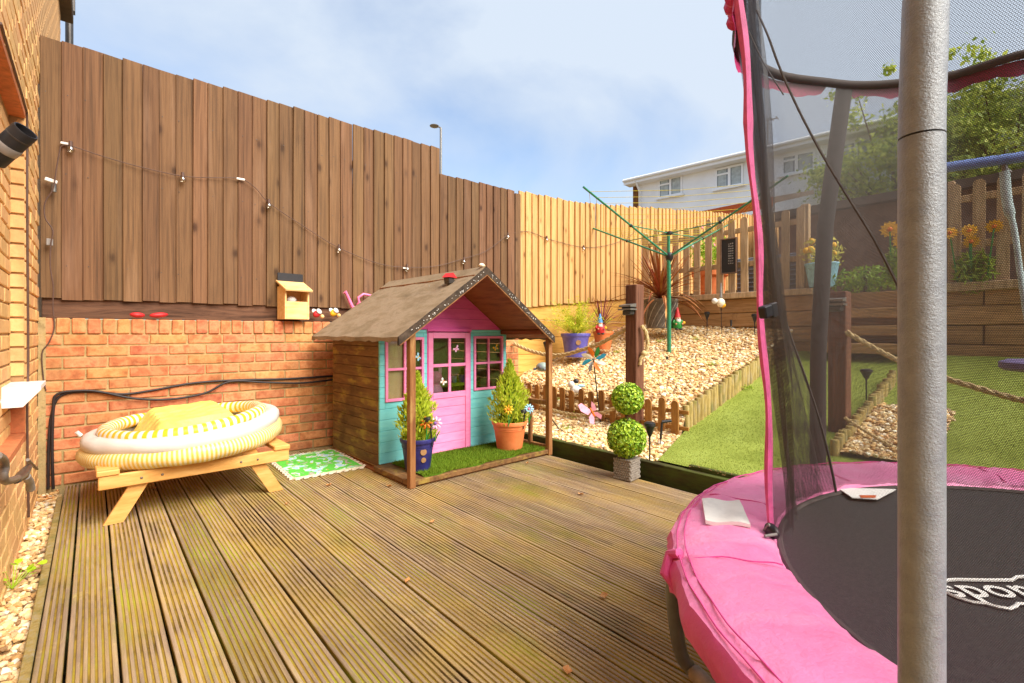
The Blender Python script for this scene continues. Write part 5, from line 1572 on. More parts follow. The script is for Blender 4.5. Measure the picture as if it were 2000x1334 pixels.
for y0, y1, z0, z1 in ((-.10, -.085, -.22, .22), (.085, .10, -.22, .22), (-.085, .085, -.22, -.205), (-.085, .085, .205, .22)):
    MB().cbox(-.022, -.0125, y0, y1, z0, z1, .002).build('frame', MT['shed_brick'], t)
txt = MB()
for i in range(9):
    for sx in range(3):
        txt.box(-.0145, -.0125, -.055 + sx * .022 + R.uniform(-.003, .003), -.055 + sx * .022 + .016, .14 - i * .03, .14 - i * .03 + R.uniform(.008, .018))
txt.build('chalk_marks', MT['tape'], t)
t = thing('rattan_screen', 'grey woven panel standing behind the terrace pickets', 'screen', (6.55, 2.62, 1.245))
MB().cbox(-.02, .02, -.48, .42, 0, .72, .01).build('panel', MT['slate_grey'], t)
for k in range(12): MB().tube([(-.028, -.47, .04 + k * .058), (-.028, .41, .04 + k * .058)], .012, 6).build('strand', MT['slate_grey'], t)
# flowers and pots through the net
def yellow_flowers(label, px, py, X, heads, spread, big=.06):
    g_ = at(px, py, X=X); t_ = thing('flower_plant', label, 'plant', g_)
    hs = [at(hx, hy, X=X - .03) - g_ for hx, hy in heads]
    h_ = max(q.z for q in hs)
    P_, D_ = sphere_pts(420, (0, 0, h_ * .42), .5, 1.0); P_ = P_ * np.array([.12, spread, h_ * .75]); P_[:, 2] += h_ * .12
    leaf_cloud('leaves', P_, D_, .05, .22, H('#6c8a24'), H('#bccc50'), MT['leafy'], t_, .8)
    fd = (camo.location - g_).normalized()
    for q in hs:
        MB().tube([(q.x * .3, q.y * .6, 0), q], .006, 5).build('stem', MT['green'], t_)
        M0 = Matrix.Translation(q) @ fd.to_track_quat('Z', 'Y').to_matrix().to_4x4() @ Matrix.Rotation(R.uniform(-.5, .5), 4, 'X')
        mb_ = MB()
        for j_ in range(12):
            M_ = M0 @ Matrix.Rotation(j_ * .5236, 4, 'Z')
            mb_.add([M_ @ Vector(v_) for v_ in ((big * .2, 0, 0), (big * .6, -big * .26, .006), (big, 0, -.006), (big * .6, big * .26, .006))], [(0, 1, 2, 3)])
        mb_.build('petals', MT['yellow'], t_); MB().ball(q + fd * .006, big * .26, 8, 6).build('flower_centre', MT['orange'], t_)
yellow_flowers('tall yellow flowers just left of the near trampoline pole', 1745, 550, 5.9, ((1738, 448), (1762, 470)), .14, .085)
yellow_flowers('yellow flowers behind the terrace pickets seen right of the pole', 1900, 565, 6.02, ((1855, 455), (1893, 450), (1897, 472), (1942, 442)), .30, .065)
yb = at(1605, 552, X=6.1)
t = thing('bucket', 'pale blue bucket of yellow flowers seen through the net', 'bucket', yb - Vector((0, 0, .05)))
MB().lathe([(0, 0), (.12, 0), (.16, .24), (.17, .25), (.165, .26), (.15, .25)], 24).build('pail', MT['sky_blue'], t)
P_, D_ = sphere_pts(260, (0, 0, .36), .22, .6); leaf_cloud('leaves', P_, D_, .035, .4, H('#a8a83c'), H('#e0d468'), MT['leafy'], t, .8)
for k in range(7): MB().ball((R.uniform(-.15, .15), R.uniform(-.15, .15), .42 + R.uniform(-.05, .15)), .035, 8, 6).build('blossom', MT['yellow'], t)
hp = at(1690, 553, X=6.2); t = thing('low_shrub', 'low green shrub on the terrace edge seen through the net', 'shrub', hp)
P_, D_ = sphere_pts(600, (0, 0, .05), .26, .7); leaf_cloud('leaves', P_ * np.array([1, 1.3, .6]), D_, .04, .3, H('#5c7c20'), H('#a0b83c'), MT['leafy'], t, .7)
MB().tube([(0, 0, -.1), (0, 0, .1)], .02, 6).build('stem', MT['bark'], t)

# swing
sA, sB = at(1800, 337, d=2.62), at(2120, 286, d=2.30)
dv = (sB - sA).normalized(); dv.z = 0; dv.normalize(); zb = (sA.z + sB.z) / 2
nv = Vector((-dv.y, dv.x, 0))
t = thing('garden_swing', 'blue topped garden swing with a pale rope seen through the net', 'swing', (sA.x, sA.y, lawn_z(sA.x)))
gz0 = lawn_z(sA.x)
P = lambda s_, w_, z_: dv * s_ + nv * w_ + Vector((0, 0, z_ - gz0))
MB().tube([P(-.02, 0, zb), P(2.0, 0, zb)], .026, 14).build('top_bar', MT['swing_blue'], t)
MB().tube([P(0, 0, zb), P(0.0, 0, gz0 - .02)], .02, 10).build('leg', MT['metal_grey'], t)
for sg in (-1, 1): MB().tube([P(1.95, 0, zb), P(2.1, sg * .55, gz0 - .05)], .02, 10).build('leg', MT['metal_grey'], t)
pa = at(1955, 350, d=2.5) - Vector((sA.x, sA.y, gz0))
s0 = pa.dot(dv)
MB().tube([P(s0, 0, zb - .026), P(s0, 0, zb - .05), P(s0 + .02, 0, zb - .07)], .012, 8).build('hanger', MT['metal_grey'], t)
MB().tube(smooth([P(s0, 0, zb - .06), P(s0 + .01, 0, zb - .22), P(s0 + .035, 0, zb - .36), P(s0 + .06, 0, zb - .62), P(s0 + .10, 0, zb - .98)]), [.020] * 8 + [.012] * 13, 8).build('rope', MT['swing_rope'], t)
sc_ = P(s0 + .20, 0, zb - 1.02)
MB().lathe([(0, -.03), (.20, -.03), (.22, -.015), (.22, .012), (.19, .025), (0, .02)], 32, sc_).build('seat', MT['swing_seat'], t)

# ------------------------------------------------------------------ trampoline
TL, TD = 1.411, .898
TC = RT * TL + FW * TD
tr = thing('trampoline', 'large trampoline with pink pad, black mat, safety net and grey poles', 'trampoline', (TC.x, TC.y, 0), -YAW)
def tloc(p): return Vector((p.dot(RT) - TL, p.dot(FW) - TD, p.z))
def tat(px, py, Z): return tloc(at(px, py, Z=Z))
RTOP = [(-10, 1.0), (8, 1.04), (35, .90), (50, .88), (65.2, .905), (76.6, .985), (99, 1.015), (112.6, 1.042), (123.8, 1.026), (144.3, .925), (152, .905), (162, .90), (180, .95), (203, 1.05), (225, .92), (250, .92), (293, 1.04), (320, .90), (350, 1.0)]
def rtop(a):
    a = a % 360
    if a > 350: a -= 360
    for (a0, r0), (a1, r1) in zip(RTOP, RTOP[1:]):
        if a <= a1:
            t_ = (a - a0) / (a1 - a0); t_ = t_ * t_ * (3 - 2 * t_)
            return r0 + (r1 - r0) * t_
    return 1.0
ZN0, ZN1 = .455, 1.95
def rnet(a, z):
    q = min(max((z - ZN0) / (ZN1 - ZN0), 0), 1) ** 1.2
    return .822 + (rtop(a) - .822) * q + .004 * math.sin(math.radians(a) * 23) * math.sin(q * 3.1)
def npt(a, z, dr=0.0):
    r = rnet(a, z) + dr; t_ = math.radians(a)
    return Vector((r * math.cos(t_), r * math.sin(t_), z))
def sheet(name, f, na, nz, m, parent, uvf):
    vv, uu, ff = [], [], []
    for i in range(na + 1):
        for j in range(nz + 1):
            vv.append(f(i / na, j / nz)); uu.append(uvf(i / na, j / nz))
    for i in range(na):
        for j in range(nz):
            a = i * (nz + 1) + j; ff.append((a, a + nz + 1, a + nz + 2, a + 1))
    me = bpy.data.meshes.new(name); me.from_pydata([tuple(v_) for v_ in vv], [], ff)
    uvl = me.uv_layers.new(name='UVMap')
    for lp in me.loops: uvl.data[lp.index].uv = uu[lp.vertex_index]
    me.polygons.foreach_set('use_smooth', [True] * len(ff)); me.materials.append(m)
    return put(name, me, parent)
MT['zip_pink'] = plain('zip_pink', '#dc6298', .6, .3)
MT['net'] = net_mat('net', .0026, .33, '#322c29')
MT['net_fold'] = net_mat('net_fold', .0026, .50, '#2a2422')
MT['pad_pink'] = pm('pad_pink', ['#ee74aa', '#f488b8', '#f898c4'], scale=3, rough=.42, bump=.8, bscale=13, rand=False, spec=.45, bdist=.012, over=[dict(c='#e87868', scale=7, lo=.68, hi=.74, str=.5), dict(c='#f8a8cc', scale=4, stretch=(1, 3, 1), lo=.52, hi=.7, str=.6), dict(c='#c86088', scale=11, lo=.64, hi=.76, str=.35)])
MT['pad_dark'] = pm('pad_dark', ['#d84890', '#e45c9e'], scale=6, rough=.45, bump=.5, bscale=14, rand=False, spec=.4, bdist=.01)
MT['magenta_cloth'] = plain('magenta_cloth', '#c02868', .5, .4)
MT['mat_black'] = pm('mat_black', ['#2a2827', '#363331', '#423e3b'], scale=140, rough=.6, bump=.5, bscale=320, rand=False)
MT['foam_black'] = plain('foam_black', '#4a4340', .8, .3)
MT['pole_grey'] = pm('pole_grey', ['#80868e', '#8c9298', '#969ca2'], scale=60, rough=.42, metal=.2, bump=.45, bscale=420, rand=False, spec=.5, bdist=.003)
MT['frame_grey'] = pm('frame_grey', ['#8a8884', '#a8a6a2'], scale=9, rough=.3, metal=.7, bump=.05, rand=False)
sheet('safety_net', lambda u, v: npt(u * 360, ZN0 + v * (ZN1 - ZN0)), 200, 40, MT['net'], tr, lambda u, v: (u * 6.28, v * 1.5))
# door overlap hanging in folds inside the net
def flap(u, v, lay):
    z = ZN0 + .01 + v * (ZN1 - ZN0 - .03)
    da = -((33 - 7 * lay) * (1 - v) ** .8 + 2.0)
    a = 152 + u * da
    return npt(a, z, -.014 - .012 * lay - .016 * (.5 + .5 * math.sin(u * 20 + v * 4 + lay)) - .01 * math.sin(v * 9 + u * 7))
for lay in (0, 1):
    sheet('net_flap', lambda u, v: flap(u, v, lay), 70, 36, MT['net_fold'], tr, lambda u, v: (u * .45, v * 1.5))
MB().tube([flap(1.0, i / 30, 0) for i in range(31)], .004, 6).build('flap_hem', MT['foam_black'], tr)
# pink zip edge following the left of the door
for k, (da, w_) in enumerate(((0.0, .009), (1.4, .007))):
    vv, ff = [], []
    for i in range(41):
        z = ZN0 + .015 + i / 40 * (ZN1 - ZN0 - .03)
        c_ = npt(152.2 + 2.6 * (z - ZN0) / (ZN1 - ZN0) + da, z, .006 + .004 * math.sin(z * 14)); tn = Vector((math.cos(math.radians(153 + 12)), math.sin(math.radians(153 + 12)), 0))
        ww = w_ * (1 + .15 * math.sin(z * 22 + k)) * (1.25 if z > 1.5 else 1)
        vv += [c_ - tn * ww, c_ + Vector((-.005, -.006, 0)), c_ + tn * ww]
    for i in range(40):
        a = i * 3; ff += [(a, a + 3, a + 4, a + 1), (a + 1, a + 4, a + 5, a + 2)]
    MB().add(vv, ff, True).build('zip_edge', MT['zip_pink'], tr)
# seam cord across the near side of the net
def on_net(px, py):
    v_ = FW + RT * ((px - CX) / FPX) + Vector((0, 0, (CY - py) / FPX)); best = None
    d_ = .2
    while d_ < 2.4:
        p_ = tloc(Vector((v_.x * d_, v_.y * d_, CAMH + v_.z * d_)))
        a = math.degrees(math.atan2(p_.y, p_.x)) % 360
        if math.hypot(p_.x, p_.y) < rnet(a, p_.z): return p_
        d_ += .002
    return None
cord = [on_net(x, y) for x, y in ((1478, 20), (1500, 70), (1522, 130), (1560, 215), (1605, 300), (1650, 375), (1700, 455), (1735, 520), (1780, 610))]
MB().tube([c_ for c_ in smooth([c_ for c_ in cord if c_], 4)], .0022, 6).build('seam_cord', MT['foam_black'], tr)
cord = [on_net(x, y) for x, y in ((1462, 60), (1490, 120), (1530, 185))]
MB().tube(smooth([c_ for c_ in cord if c_], 4), .0012, 5).build('seam_cord', MT['foam_black'], tr)
# top ring with magenta trim
ringp = [npt(a, ZN1, .0) + Vector((0, 0, .008 * math.sin(math.radians(a) * 7))) for a in range(0, 360, 3)]
MB().tube(ringp, .016, 8, False, True).build('top_ring', MT['foam_black'], tr)
vv, ff = [], []
N_ = 240
for i in range(N_):
    a = i * 360 / N_
    gap = 95 < a < 101
    vv += [npt(a, ZN1 - .006, .012), npt(a, ZN1 - (.010 if gap else .052 + .008 * math.sin(i * .9) + .004 * math.sin(i * 2.3)), .016)]
for i in range(N_):
    j = (i + 1) % N_; ff.append((i * 2, j * 2, j * 2 + 1, i * 2 + 1))
MB().add(vv, ff, True).build('ring_trim', MT['magenta_cloth'], tr)
slv = [npt(a, ZN1 - .01, .012 + .006 * math.sin(a)) for a in (139, 142, 145, 148, 152, 157, 163)]
MB().tube(smooth(slv, 4), [.020 + .005 * math.sin(i * 1.9) for i in range(25)], 10).build('ring_sleeve', MT['magenta_cloth'], tr)
# pad
vv, ff = [], []
NA = 420
prof = [(.815, .446), (.826, .464), (.87, .474), (.93, .477), (.99, .475), (1.036, .470), (1.062, .458), (1.074, .436), (1.073, .416), (1.067, .392)]
for i in range(NA):
    a = 2 * math.pi * i / NA
    for j, (r, z) in enumerate(prof):
        w1 = math.sin(a * 41 + r * 30 + 2 * math.sin(a * 5)) * .0026 + math.sin(a * 17 - r * 60) * .0034 + max(0, math.sin(a * 97 + r * 25 + 3 * math.sin(a * 11))) ** 3 * .0034
        seam = -.010 * math.exp(-((a * 180 / math.pi - 166) / 1.2) ** 2)
        if j < 6: vv.append((r * math.cos(a), r * math.sin(a), z + w1 + seam))
        else:
            rr = r + w1 * .9 + (.004 * math.sin(a * 29) if j > 7 else 0)
            vv.append((rr * math.cos(a), rr * math.sin(a), z + seam + (.008 * math.sin(a * 19) if j == 9 else 0)))
K = len(prof)
for i in range(NA):
    for j in range(K - 1):
        ff.append((i * K + j, i * K + j + 1, ((i + 1) % NA) * K + j + 1, ((i + 1) % NA) * K + j))
top_f = [f for f in ff if f[0] % K < 6]; sk_f = [f for f in ff if f[0] % K >= 6]
pad = MB().add(vv, top_f, True).build('pad', MT['pad_pink'], tr)
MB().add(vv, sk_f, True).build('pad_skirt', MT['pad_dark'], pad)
for rr_, zz_ in ((1.034, .474), (1.052, .466)):
    MB().tube([(rr_ * math.cos(math.radians(a)), rr_ * math.sin(math.radians(a)), zz_ + .001 + .0022 * math.sin(math.radians(a) * 41)) for a in range(0, 360, 2)], .0018, 5, False, True).build('pad_seam', MT['pad_dark'], pad)
for a in (167.5, 205, 242, 280, 317, 355, 32, 70, 107, 140):
    t_ = math.radians(a); sm = []
    for i in range(13):
        r = .835 + .19 * i / 12
        q_ = t_ + .006 * math.sin(i * .9 + a)
        sm.append((r * math.cos(q_), r * math.sin(q_), .4715 + .006 * math.sin(math.pi * i / 12) ** .5))
    MB().tube(sm, .0017, 5).build('pad_seam', MT['pad_dark'], pad)
kt = npt(166.5, .46, 0); kd = Vector((math.cos(math.radians(166.5)), math.sin(math.radians(166.5)), 0))
MB().tube([kd * 1.05 + Vector((0, 0, .47)), kd * 1.075 + Vector((.012, .02, .455)), kd * 1.082 + Vector((0, 0, .42)), kd * 1.072 + Vector((.01, -.02, .39))], [.012, .014, .013, .008], 8).build('pad_tie', MT['pad_dark'], pad)
# mat, springs, frame
vv = [(0, 0, .428)]; ff = []
for i in range(1, 9):
    for j in range(96):
        a = 2 * math.pi * j / 96; r = .808 * i / 8; vv.append((r * math.cos(a), r * math.sin(a), .428 + .016 * (i / 8) ** 2))
for j in range(96): ff.append((0, 1 + j, 1 + (j + 1) % 96))
for i in range(7):
    for j in range(96):
        a, b_ = 1 + i * 96 + j, 1 + i * 96 + (j + 1) % 96; ff.append((a, a + 96, b_ + 96, b_))
mat_o = MB().add(vv, ff, True).build('jump_mat', MT['mat_black'], tr)
MB().tube([(.810 * math.cos(math.radians(a)), .810 * math.sin(math.radians(a)), .446) for a in range(0, 360, 3)], .008, 6, False, True).build('mat_hem', MT['foam_black'], mat_o)
fr_ = MB().tube([(1.03 * math.cos(math.radians(a)), 1.03 * math.sin(math.radians(a)), .425) for a in range(0, 360, 4)], .020, 10, False, True).build('frame', MT['frame_grey'], tr)
def leg(pts, foot):
    lg = MB().tube(smooth(pts, 6), .0195, 12).build('leg', MT['frame_grey'], tr)
    MB().tube(foot, .0235, 12).build('foot_sleeve', MT['cream_rubber'], lg)
MT['cream_rubber'] = plain('cream_rubber', '#b09c88', .7, .3)
L0 = lambda l_, d_, z: Vector((l_ - TL, d_ - TD, z))
leg([L0(.435, 1.25, .42), L0(.428, 1.305, .32), L0(.450, 1.35, .18), L0(.478, 1.385, .075), L0(.505, 1.40, .032), L0(.53, 1.34, .022), L0(.60, 1.1, .021), L0(.68, .80, .021)], [L0(.516, 1.385, .0245), L0(.533, 1.33, .0235), L0(.558, 1.25, .0235)])
for a in (20, 105, 285):
    t_ = math.radians(a); e = Vector((math.cos(t_), math.sin(t_), 0)); s_ = Vector((-math.sin(t_), math.cos(t_), 0))
    leg([e * 1.03 + s_ * -.35 * 1.0 + Vector((0, 0, .41)), e * 1.028 + s_ * -.34 + Vector((0, 0, .14)), e * 1.024 + s_ * -.24 + Vector((0, 0, .03)), e * 1.024 + s_ * .24 + Vector((0, 0, .03)), e * 1.028 + s_ * .34 + Vector((0, 0, .14)), e * 1.03 + s_ * .35 + Vector((0, 0, .41))], [e * 1.024 + s_ * -.1 + Vector((0, 0, .028)), e * 1.024 + s_ * .1 + Vector((0, 0, .028))])
# poles
pl0 = L0(.3765, .452, 0)
pole = MB().tube([pl0 + Vector((0, 0, .05)), pl0 + Vector((0, 0, .6)), pl0 + Vector((0, 0, 1.1618))], .0174, 28).build('pole', MT['pole_grey'], tr)
MB().tube([pl0 + Vector((0, 0, 1.160)), pl0 + Vector((0, 0, 1.164))], .0155, 28).build('joint_gap', MT['black'], pole)
MB().tube([pl0 + Vector((0, 0, 1.1635)), pl0 + Vector((.0006, 0, 1.20)), pl0 + Vector((.0022, .0, 1.24)), pl0 + Vector((.0052, .002, 1.285)), pl0 + Vector((.03, .015, 1.5)), pl0 + Vector((.06, .03, 1.97))], .0173, 28).build('upper_pole', MT['pole_grey'], pole)
MB().tube([L0(1.222, 1.967, .12), L0(1.222, 1.962, .9), L0(1.242, 1.95, 1.4), L0(1.306, 1.93, 1.955)], .0285, 14).build('pole_sleeve', MT['foam_black'], tr)
for a in (8, 293):
    t_ = math.radians(a); MB().tube([(1.09 * math.cos(t_), 1.09 * math.sin(t_), .05), (1.05 * math.cos(t_), 1.05 * math.sin(t_), 1.96)], .029, 14).build('pole_sleeve', MT['foam_black'], tr)
# buckles and clips on the zip edge
q = on_net(1503, 608); q = q if q else npt(151, 1.03)
M_ = Matrix.Translation(q + Vector((-.012, -.012, 0))) @ Matrix.Rotation(.5, 4, 'Z') @ Matrix.Rotation(-.25, 4, 'Y')
MB().cbox(-.020, .010, -.010, .010, -.014, .014, .003, M_).cbox(.012, .034, -.006, .006, -.020, .014, .002, M_).build('buckle', MT['black'], tr)
q = tat(1497, 1040, .475)
MB().tube([q + Vector((-.0, .012, .0)), q + Vector((.006, .0, .02)), q + Vector((.014, -.014, .004)), q + Vector((.006, -.01, -.004))], .004, 8).build('clip', MT['metal_grey'], tr)
MB().tube([q + Vector((-.02, -.03, .003)), q + Vector((.012, -.026, .006))], .004, 8).build('clip_tail', MT['tape'], tr)
MB().ball(q + Vector((.014, .0, .004)), (.014, .03, .018), 10, 8).build('clip_shadow_gap', MT['black'], tr).name = 'clip_shade'  # black blob standing in for the shadowed gap beside the clip
# printed wordmark on the mat
cu = bpy.data.curves.new('wordmark', 'FONT'); cu.body = 'sport'; cu.size = .098; cu.space_character = 1.06; cu.offset = .0012
fo = bpy.data.objects.new('wordmark', cu); COL.objects.link(fo)
bpy.context.view_layer.update()
me = bpy.data.meshes.new_from_object(fo.evaluated_get(bpy.context.evaluated_depsgraph_get()))
bpy.data.objects.remove(fo)
me.name = 'wordmark'; me.materials.clear(); me.materials.append(MT['white'])
q = tat(1859, 1165, .4385)
put('wordmark', me, mat_o, (q.x, q.y, .4385), (0.004, 0.006, 0))
out = [(2300, 1128), (2000, 1126), (1985, 1127), (1976, 1133), (1920, 1133), (1868, 1132), (1850, 1133), (1835, 1140), (1838, 1150), (1850, 1158), (1870, 1167), (1900, 1176), (1928, 1179), (1948, 1185), (1972, 1189), (1984, 1184), (1988, 1179), (2000, 1179), (2300, 1186)]
MB().tube([tat(x_, y_, .4385) for x_, y_ in out], .0034, 5).build('wordmark_outline', MT['white'], mat_o).scale = (1, 1, 1)
# label at the far edge of the mat
lb = [tat(1636, 954, .452), tat(1750, 957, .452), tat(1714, 976, .452), tat(1664, 973, .452)]
lo_ = MB().add(lb + [p_ + Vector((0, 0, .003)) for p_ in lb], [(4, 5, 6, 7), (0, 1, 5, 4), (1, 2, 6, 5), (2, 3, 7, 6), (3, 0, 4, 7)]).build('care_label', MT['white'], tr)
lb = [tat(1678, 967, .4562), tat(1712, 967, .4562), tat(1710, 972, .4562), tat(1682, 972, .4562)]
MB().add(lb, [(0, 1, 2, 3)]).build('label_print', MT['roof_edge'], lo_)
# folded white cloth lying on the pad
c4 = [at(1371, 978, Z=.483), at(1444, 982, Z=.483), at(1466, 1026, Z=.483), at(1378, 1019, Z=.483)]
vv, ff = [], []
for i in range(13):
    for j in range(9):
        u, v_ = i / 12, j / 8
        p_ = (c4[0] * (1 - u) + c4[1] * u) * (1 - v_) + (c4[3] * (1 - u) + c4[2] * u) * v_
        vv.append(p_ + Vector((0, 0, .004 + .003 * math.sin(u * 7 + v_ * 3) + (.003 if v_ < .5 else 0))))
n0 = len(vv); vv += [p_ - Vector((0, 0, .010)) for p_ in vv]
for i in range(12):
    for j in range(8):
        a = i * 9 + j; ff += [(a, a + 1, a + 10, a + 9), (n0 + a, n0 + a + 9, n0 + a + 10, n0 + a + 1)]
for i in range(12): ff += [(i * 9, i * 9 + 9, n0 + i * 9 + 9, n0 + i * 9), (i * 9 + 8, n0 + i * 9 + 8, n0 + i * 9 + 17, i * 9 + 17)]
for j in range(8): ff += [(j, n0 + j, n0 + j + 1, j + 1), (108 + j, 108 + j + 1, n0 + 108 + j + 1, n0 + 108 + j)]
o = MB().add(vv, ff, True).build('cloth', MT['white']); tag(o, 'folded white cloth lying on the pink trampoline pad', 'cloth')

# ------------------------------------------------------------------ far houses, trees, street lamp
Lp, Rp = Vector((18.99, 13.77, 0)), Vector((19.95, 5.97, 0))
e_ = (Rp - Lp).normalized(); nrm = Vector((-e_.y, e_.x, 0))
th = thing('terraced_house', 'white rendered terraced house with white gutter beyond the pale fence', 'house', (Lp.x, Lp.y, 1.24), math.atan2(e_.y, e_.x))
def fpt(px, py):
    v_ = FW + RT * ((px - CX) / FPX) + Vector((0, 0, (CY - py) / FPX))
    t_ = Lp.dot(nrm) / v_.dot(nrm); p_ = v_ * t_; p_.z += CAMH
    return (p_ - Lp).dot(e_), p_.z - 1.24
EZ = 7.98 - 1.24; LEN = 15.0
MB().box(.42, LEN, 0, 7, 2.6, EZ - .2).build('wall', MT['far_white'], th)
MB().box(.10, .42, .02, 7, 0, EZ - .2).build('brick_pier', MT['far_brick'], th)
MB().box(.42, LEN, .05, 7, 0, 2.6).build('lower_wall', MT['far_brick'], th)
MB().prism([(-.45, EZ), (3.5, EZ + 1.15), (7.5, EZ), (7.5, EZ - .1), (-.45, EZ - .1)], -.1, LEN, lambda u, v, q: (q, u, v)).build('roof', MT['far_roof'], th)
MB().box(-.1, LEN, -.48, -.44, EZ - .24, EZ - .03).build('fascia', MT['far_white'], th)
MB().tube([(-.1, -.53, EZ - .06), (LEN, -.53, EZ - .06)], .07, 8).build('gutter', MT['far_white'], th)
MB().box(-.05, LEN, -.44, 0, EZ - .25, EZ - .2).build('soffit', MT['far_white'], th)
MB().tube([(.5, -.5, EZ - .15), (.5, -.1, EZ - .55), (.5, -.08, 0)], .05, 8).build('downpipe', MT['far_white'], th)
def far_window(px0, py0, px1, py1, pxs):
    x0, z1 = fpt(px0, py0); x1, _ = fpt(px1, py0); _, z0 = fpt(px0, py1)
    w = MB(); f_ = .07
    w.box(x0, x1, -.06, -.004, z0, z0 + f_).box(x0, x1, -.06, -.004, z1 - f_, z1).box(x0, x0 + f_, -.061, -.003, z0, z1).box(x1 - f_, x1, -.061, -.003, z0, z1)
    xm, _ = fpt(pxs, py0); w.box(xm - .05, xm + .05, -.061, -.003, z0, z1)
    win = w.build('window', MT['far_white'], th)
    MB().box(x0 + f_, xm - .05, -.058, -.005, (z0 + z1) / 2 + .12, (z0 + z1) / 2 + .19).build('transom', MT['far_white'], win)
    MB().box(x0 + .03, x1 - .03, -.02, -.012, z0 + .03, z1 - .03).build('pane', MT['far_glass'], win)
    MB().box(x0 + .1, xm - .12, -.026, -.0205, z0 + .06, z1 - .06).build('curtain', MT['curtain'], win)
    MB().box(xm + .08, x1 - .1, -.026, -.0205, z0 + .06, z1 - .06).build('curtain', MT['curtain'], win)
    MB().box(x0 - .1, x1 + .1, -.16, -.003, z0 - .07, z0 - .002).build('sill', MT['far_white'], win)
far_window(1287, 352, 1333, 388, 1310)
far_window(1398, 331, 1452, 371, 1425)
far_window(1527, 306, 1592, 344, 1556)
far_window(1640, 282, 1710, 326, 1672)
x0, z0 = fpt(1430, 297); MB().tube([(x0, 2.2, EZ + .6), (x0, 2.2, EZ + 1.35)], .13, 8).build('vent_pipe', MT['metal_dark'], th)
x0, z0 = fpt(1450, 300); ae = MB().tube([(x0, 3.4, EZ + 1.0), (x0, 3.4, EZ + 2.6)], .03, 6)
ae.tube([(x0 - .5, 3.4, EZ + 2.5), (x0 + .4, 3.4, EZ + 2.5)], .025, 6)
for i in range(5): ae.tube([(x0 - .4 + i * .2, 3.2, EZ + 2.5), (x0 - .4 + i * .2, 3.6, EZ + 2.5)], .02, 5)
ae.build('aerial', MT['tape'], th)

t = thing('outbuilding', 'low dark brown brick outbuilding behind the terrace seen through the net', 'outbuilding', (10.0, -6, 1.24))
MB().box(0, 3, 0, 9.85, 0, 1.98).build('wall', MT['shed_brick'], t)
MB().prism([(-.3, 2.0), (3.2, 2.3), (3.2, 2.17), (-.3, 1.87)], -.2, 10.0, lambda u, v, q: (u, q, v)).build('roof', MT['shed_roof'], t)
for y0 in (1.2,):
    wd = MB().box(-.04, -.002, y0, y0 + .9, .9, 1.8).build('window', MT['far_white'], t); MB().box(-.05, -.041, y0 + .06, y0 + .84, .96, 1.74).build('pane', MT['far_glass'], wd)
t = thing('lean_to', 'neighbouring lean-to roof with an orange edge just above the pale fence', 'lean-to', (11.2, 4.6, 1.02))
MB().box(0, 2, 0, 1.7, 0, 2.55).build('wall', MT['fence_pale'], t)
MB().prism([(-.25, 2.70), (2.2, 3.35), (2.2, 3.45), (-.25, 2.84)], -.25, 1.9, lambda u, v, q: (u, q, v)).build('roof', MT['shed_roof'], t)
MB().box(-.28, -.252, -.27, 1.92, 2.62, 2.83).build('fascia', MT['roof_edge'], t)
MB().box(-.03, -.002, .15, .32, 0, 2.5).build('door_post', MT['roof_edge'], t)

def tree(label, px, py, d, rx, rz, n_cl, c0, c1, seed, shoots=0):
    rr = random.Random(seed); c_ = at(px, py, d=d)
    t_ = thing('tree', label, 'tree', (c_.x, c_.y, 1.24), 0, 'trees beyond the terrace')
    zc = c_.z - 1.24
    MB().tube([(0, 0, -.1), (.05, 0, zc * .5), (0, .05, zc)], [.17, .13, .07], 10).build('trunk', MT['bark'], t_)
    lb_ = MB()
    Pc, Nc = [], []
    cs = []
    for k in range(n_cl):
        d_ = Vector((rr.gauss(0, 1), rr.gauss(0, 1), rr.gauss(0, 1))).normalized() * rr.uniform(.45, 1.0)
        cs.append(Vector((d_.x * rx, d_.y * rx, zc + d_.z * rz)))
    for k in range(shoots):
        a = rr.uniform(0, 6.28); cs.append(Vector((math.cos(a) * rx * rr.uniform(.1, .9), math.sin(a) * rx * rr.uniform(.1, .9), zc + rz * rr.uniform(.95, 1.35))))
    for i, q in enumerate(cs):
        if i % 4 == 0: lb_.tube([(0, 0, zc * .5), q * .55 + Vector((0, 0, zc * .3)), q], [.05, .03, .01], 5)
        s_ = rr.uniform(.25, .55) * (.55 if i >= n_cl else 1)
        for j in range(120 if i < n_cl else 45):
            g_ = Vector((rr.gauss(0, 1), rr.gauss(0, 1), rr.gauss(0, .7))) * s_ * .6
            Pc.append((q + g_)[:]); Nc.append((g_.normalized() + Vector((0, 0, .5)))[:] if g_.length > 0 else (0, 0, 1))
    lb_.build('limbs', MT['bark'], t_)
    leaf_cloud('crown', Pc, Nc, .085, .5, c0, c1, MT['leafy'], t_, .7)
tree('bushy green tree beyond the outbuilding, nearer the far sleeved pole', 1750, 335, 15.5, 2.3, 2.2, 105, H('#7c9630'), H('#d4da68'), 1, 9)
tree('larger green tree beyond the outbuilding at the right edge of the photo', 1965, 310, 13.5, 2.7, 2.2, 125, H('#769030'), H('#ccd462'), 2, 8)
lp_ = at(861, 340, d=25)
t = thing('street_lamp', 'grey street lamp standing beyond the brown fence', 'street lamp', (lp_.x, lp_.y, 1.02))
hz = at(861, 250, d=25).z - 1.02
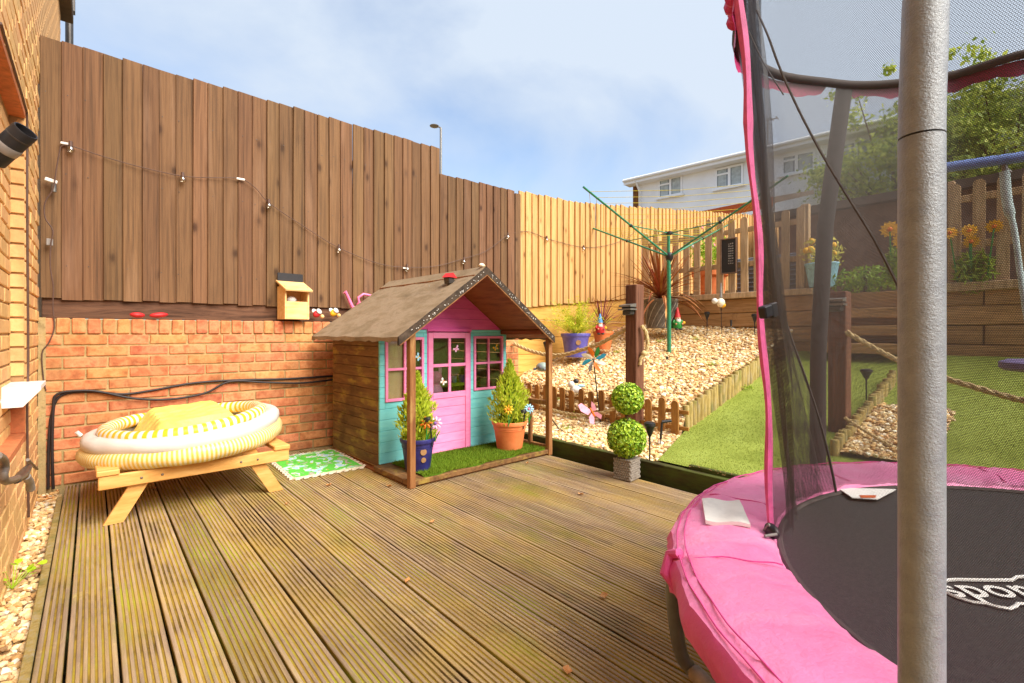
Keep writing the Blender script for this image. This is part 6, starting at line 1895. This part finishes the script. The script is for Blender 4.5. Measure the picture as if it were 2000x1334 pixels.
MB().tube([(0, 0, 0), (0, 0, hz - .05), (0, 0, hz)], [.085, .055, .055], 10).build('pole', MT['metal_grey'], t)
MB().tube([(0, 0, hz), RT * -.10 + Vector((0, 0, hz + .06)), RT * -.2 + Vector((0, 0, hz + .08))], .04, 8).build('arm', MT['metal_grey'], t)
q = RT * -.33 + Vector((0, 0, hz + .10))
MB().ball(q, (.24, .24, .07), 14, 8).build('lantern', MT['metal_grey'], t)

# dry leaves lying about
LEAFPOS = ('on the open boards in the middle of the deck', 'on the deck midway between porch and topiary pot', 'close to the foot of the right porch post', 'on the deck at the very bottom of the photo', 'against the middle of the porch front edge',
           'in front of the porch edge, left of its middle', 'below the near corner of the jigsaw play mat', 'left of the foot of the left porch post', 'just right of the right porch post, by the mossy board', 'in the shade under the picnic table',
           'by the porch front edge, right of its middle', 'in the back left corner beside the cable bottoms', 'on the pebbles at the corner of the yellow house', 'at the left deck edge near the black cables', 'on the deck halfway to the trampoline pad', 'near the right leg of the picnic table', 'in front of the porch, right of the left post')
for k, (px, py) in enumerate(((795, 1136), (1135, 966), (1030, 905), (1108, 1312), (930, 920), (880, 932), (642, 948), (760, 950), (1085, 860), (300, 955), (1010, 900), (112, 960), (98, 975), (86, 972), (1180, 1165), (560, 985), (845, 1020))):
    p_ = at(px, py, Z=.004)
    if p_.x > 2.88: p_.x = 2.86
    s_ = R.uniform(.014, .024)
    vv = [(-s_, 0, .004), (-s_ * .3, -s_ * .6, .010), (s_ * .6, -s_ * .5, .004), (s_ * 1.1, 0, .012), (s_ * .5, s_ * .55, .005), (-s_ * .4, s_ * .5, .013), (.0, 0, .0)]
    o = MB().add(vv, [(0, 1, 6), (1, 2, 6), (2, 3, 6), (3, 4, 6), (4, 5, 6), (5, 0, 6)]).build('dry_leaf', MT['dry_leaf'], None, p_, (R.uniform(-.2, .2), R.uniform(-.2, .2), R.uniform(0, 6)))
    tag(o, 'small curled dry brown leaf ' + LEAFPOS[k], 'leaf', 'dry leaves scattered on the deck')
bpy.context.view_layer.update()
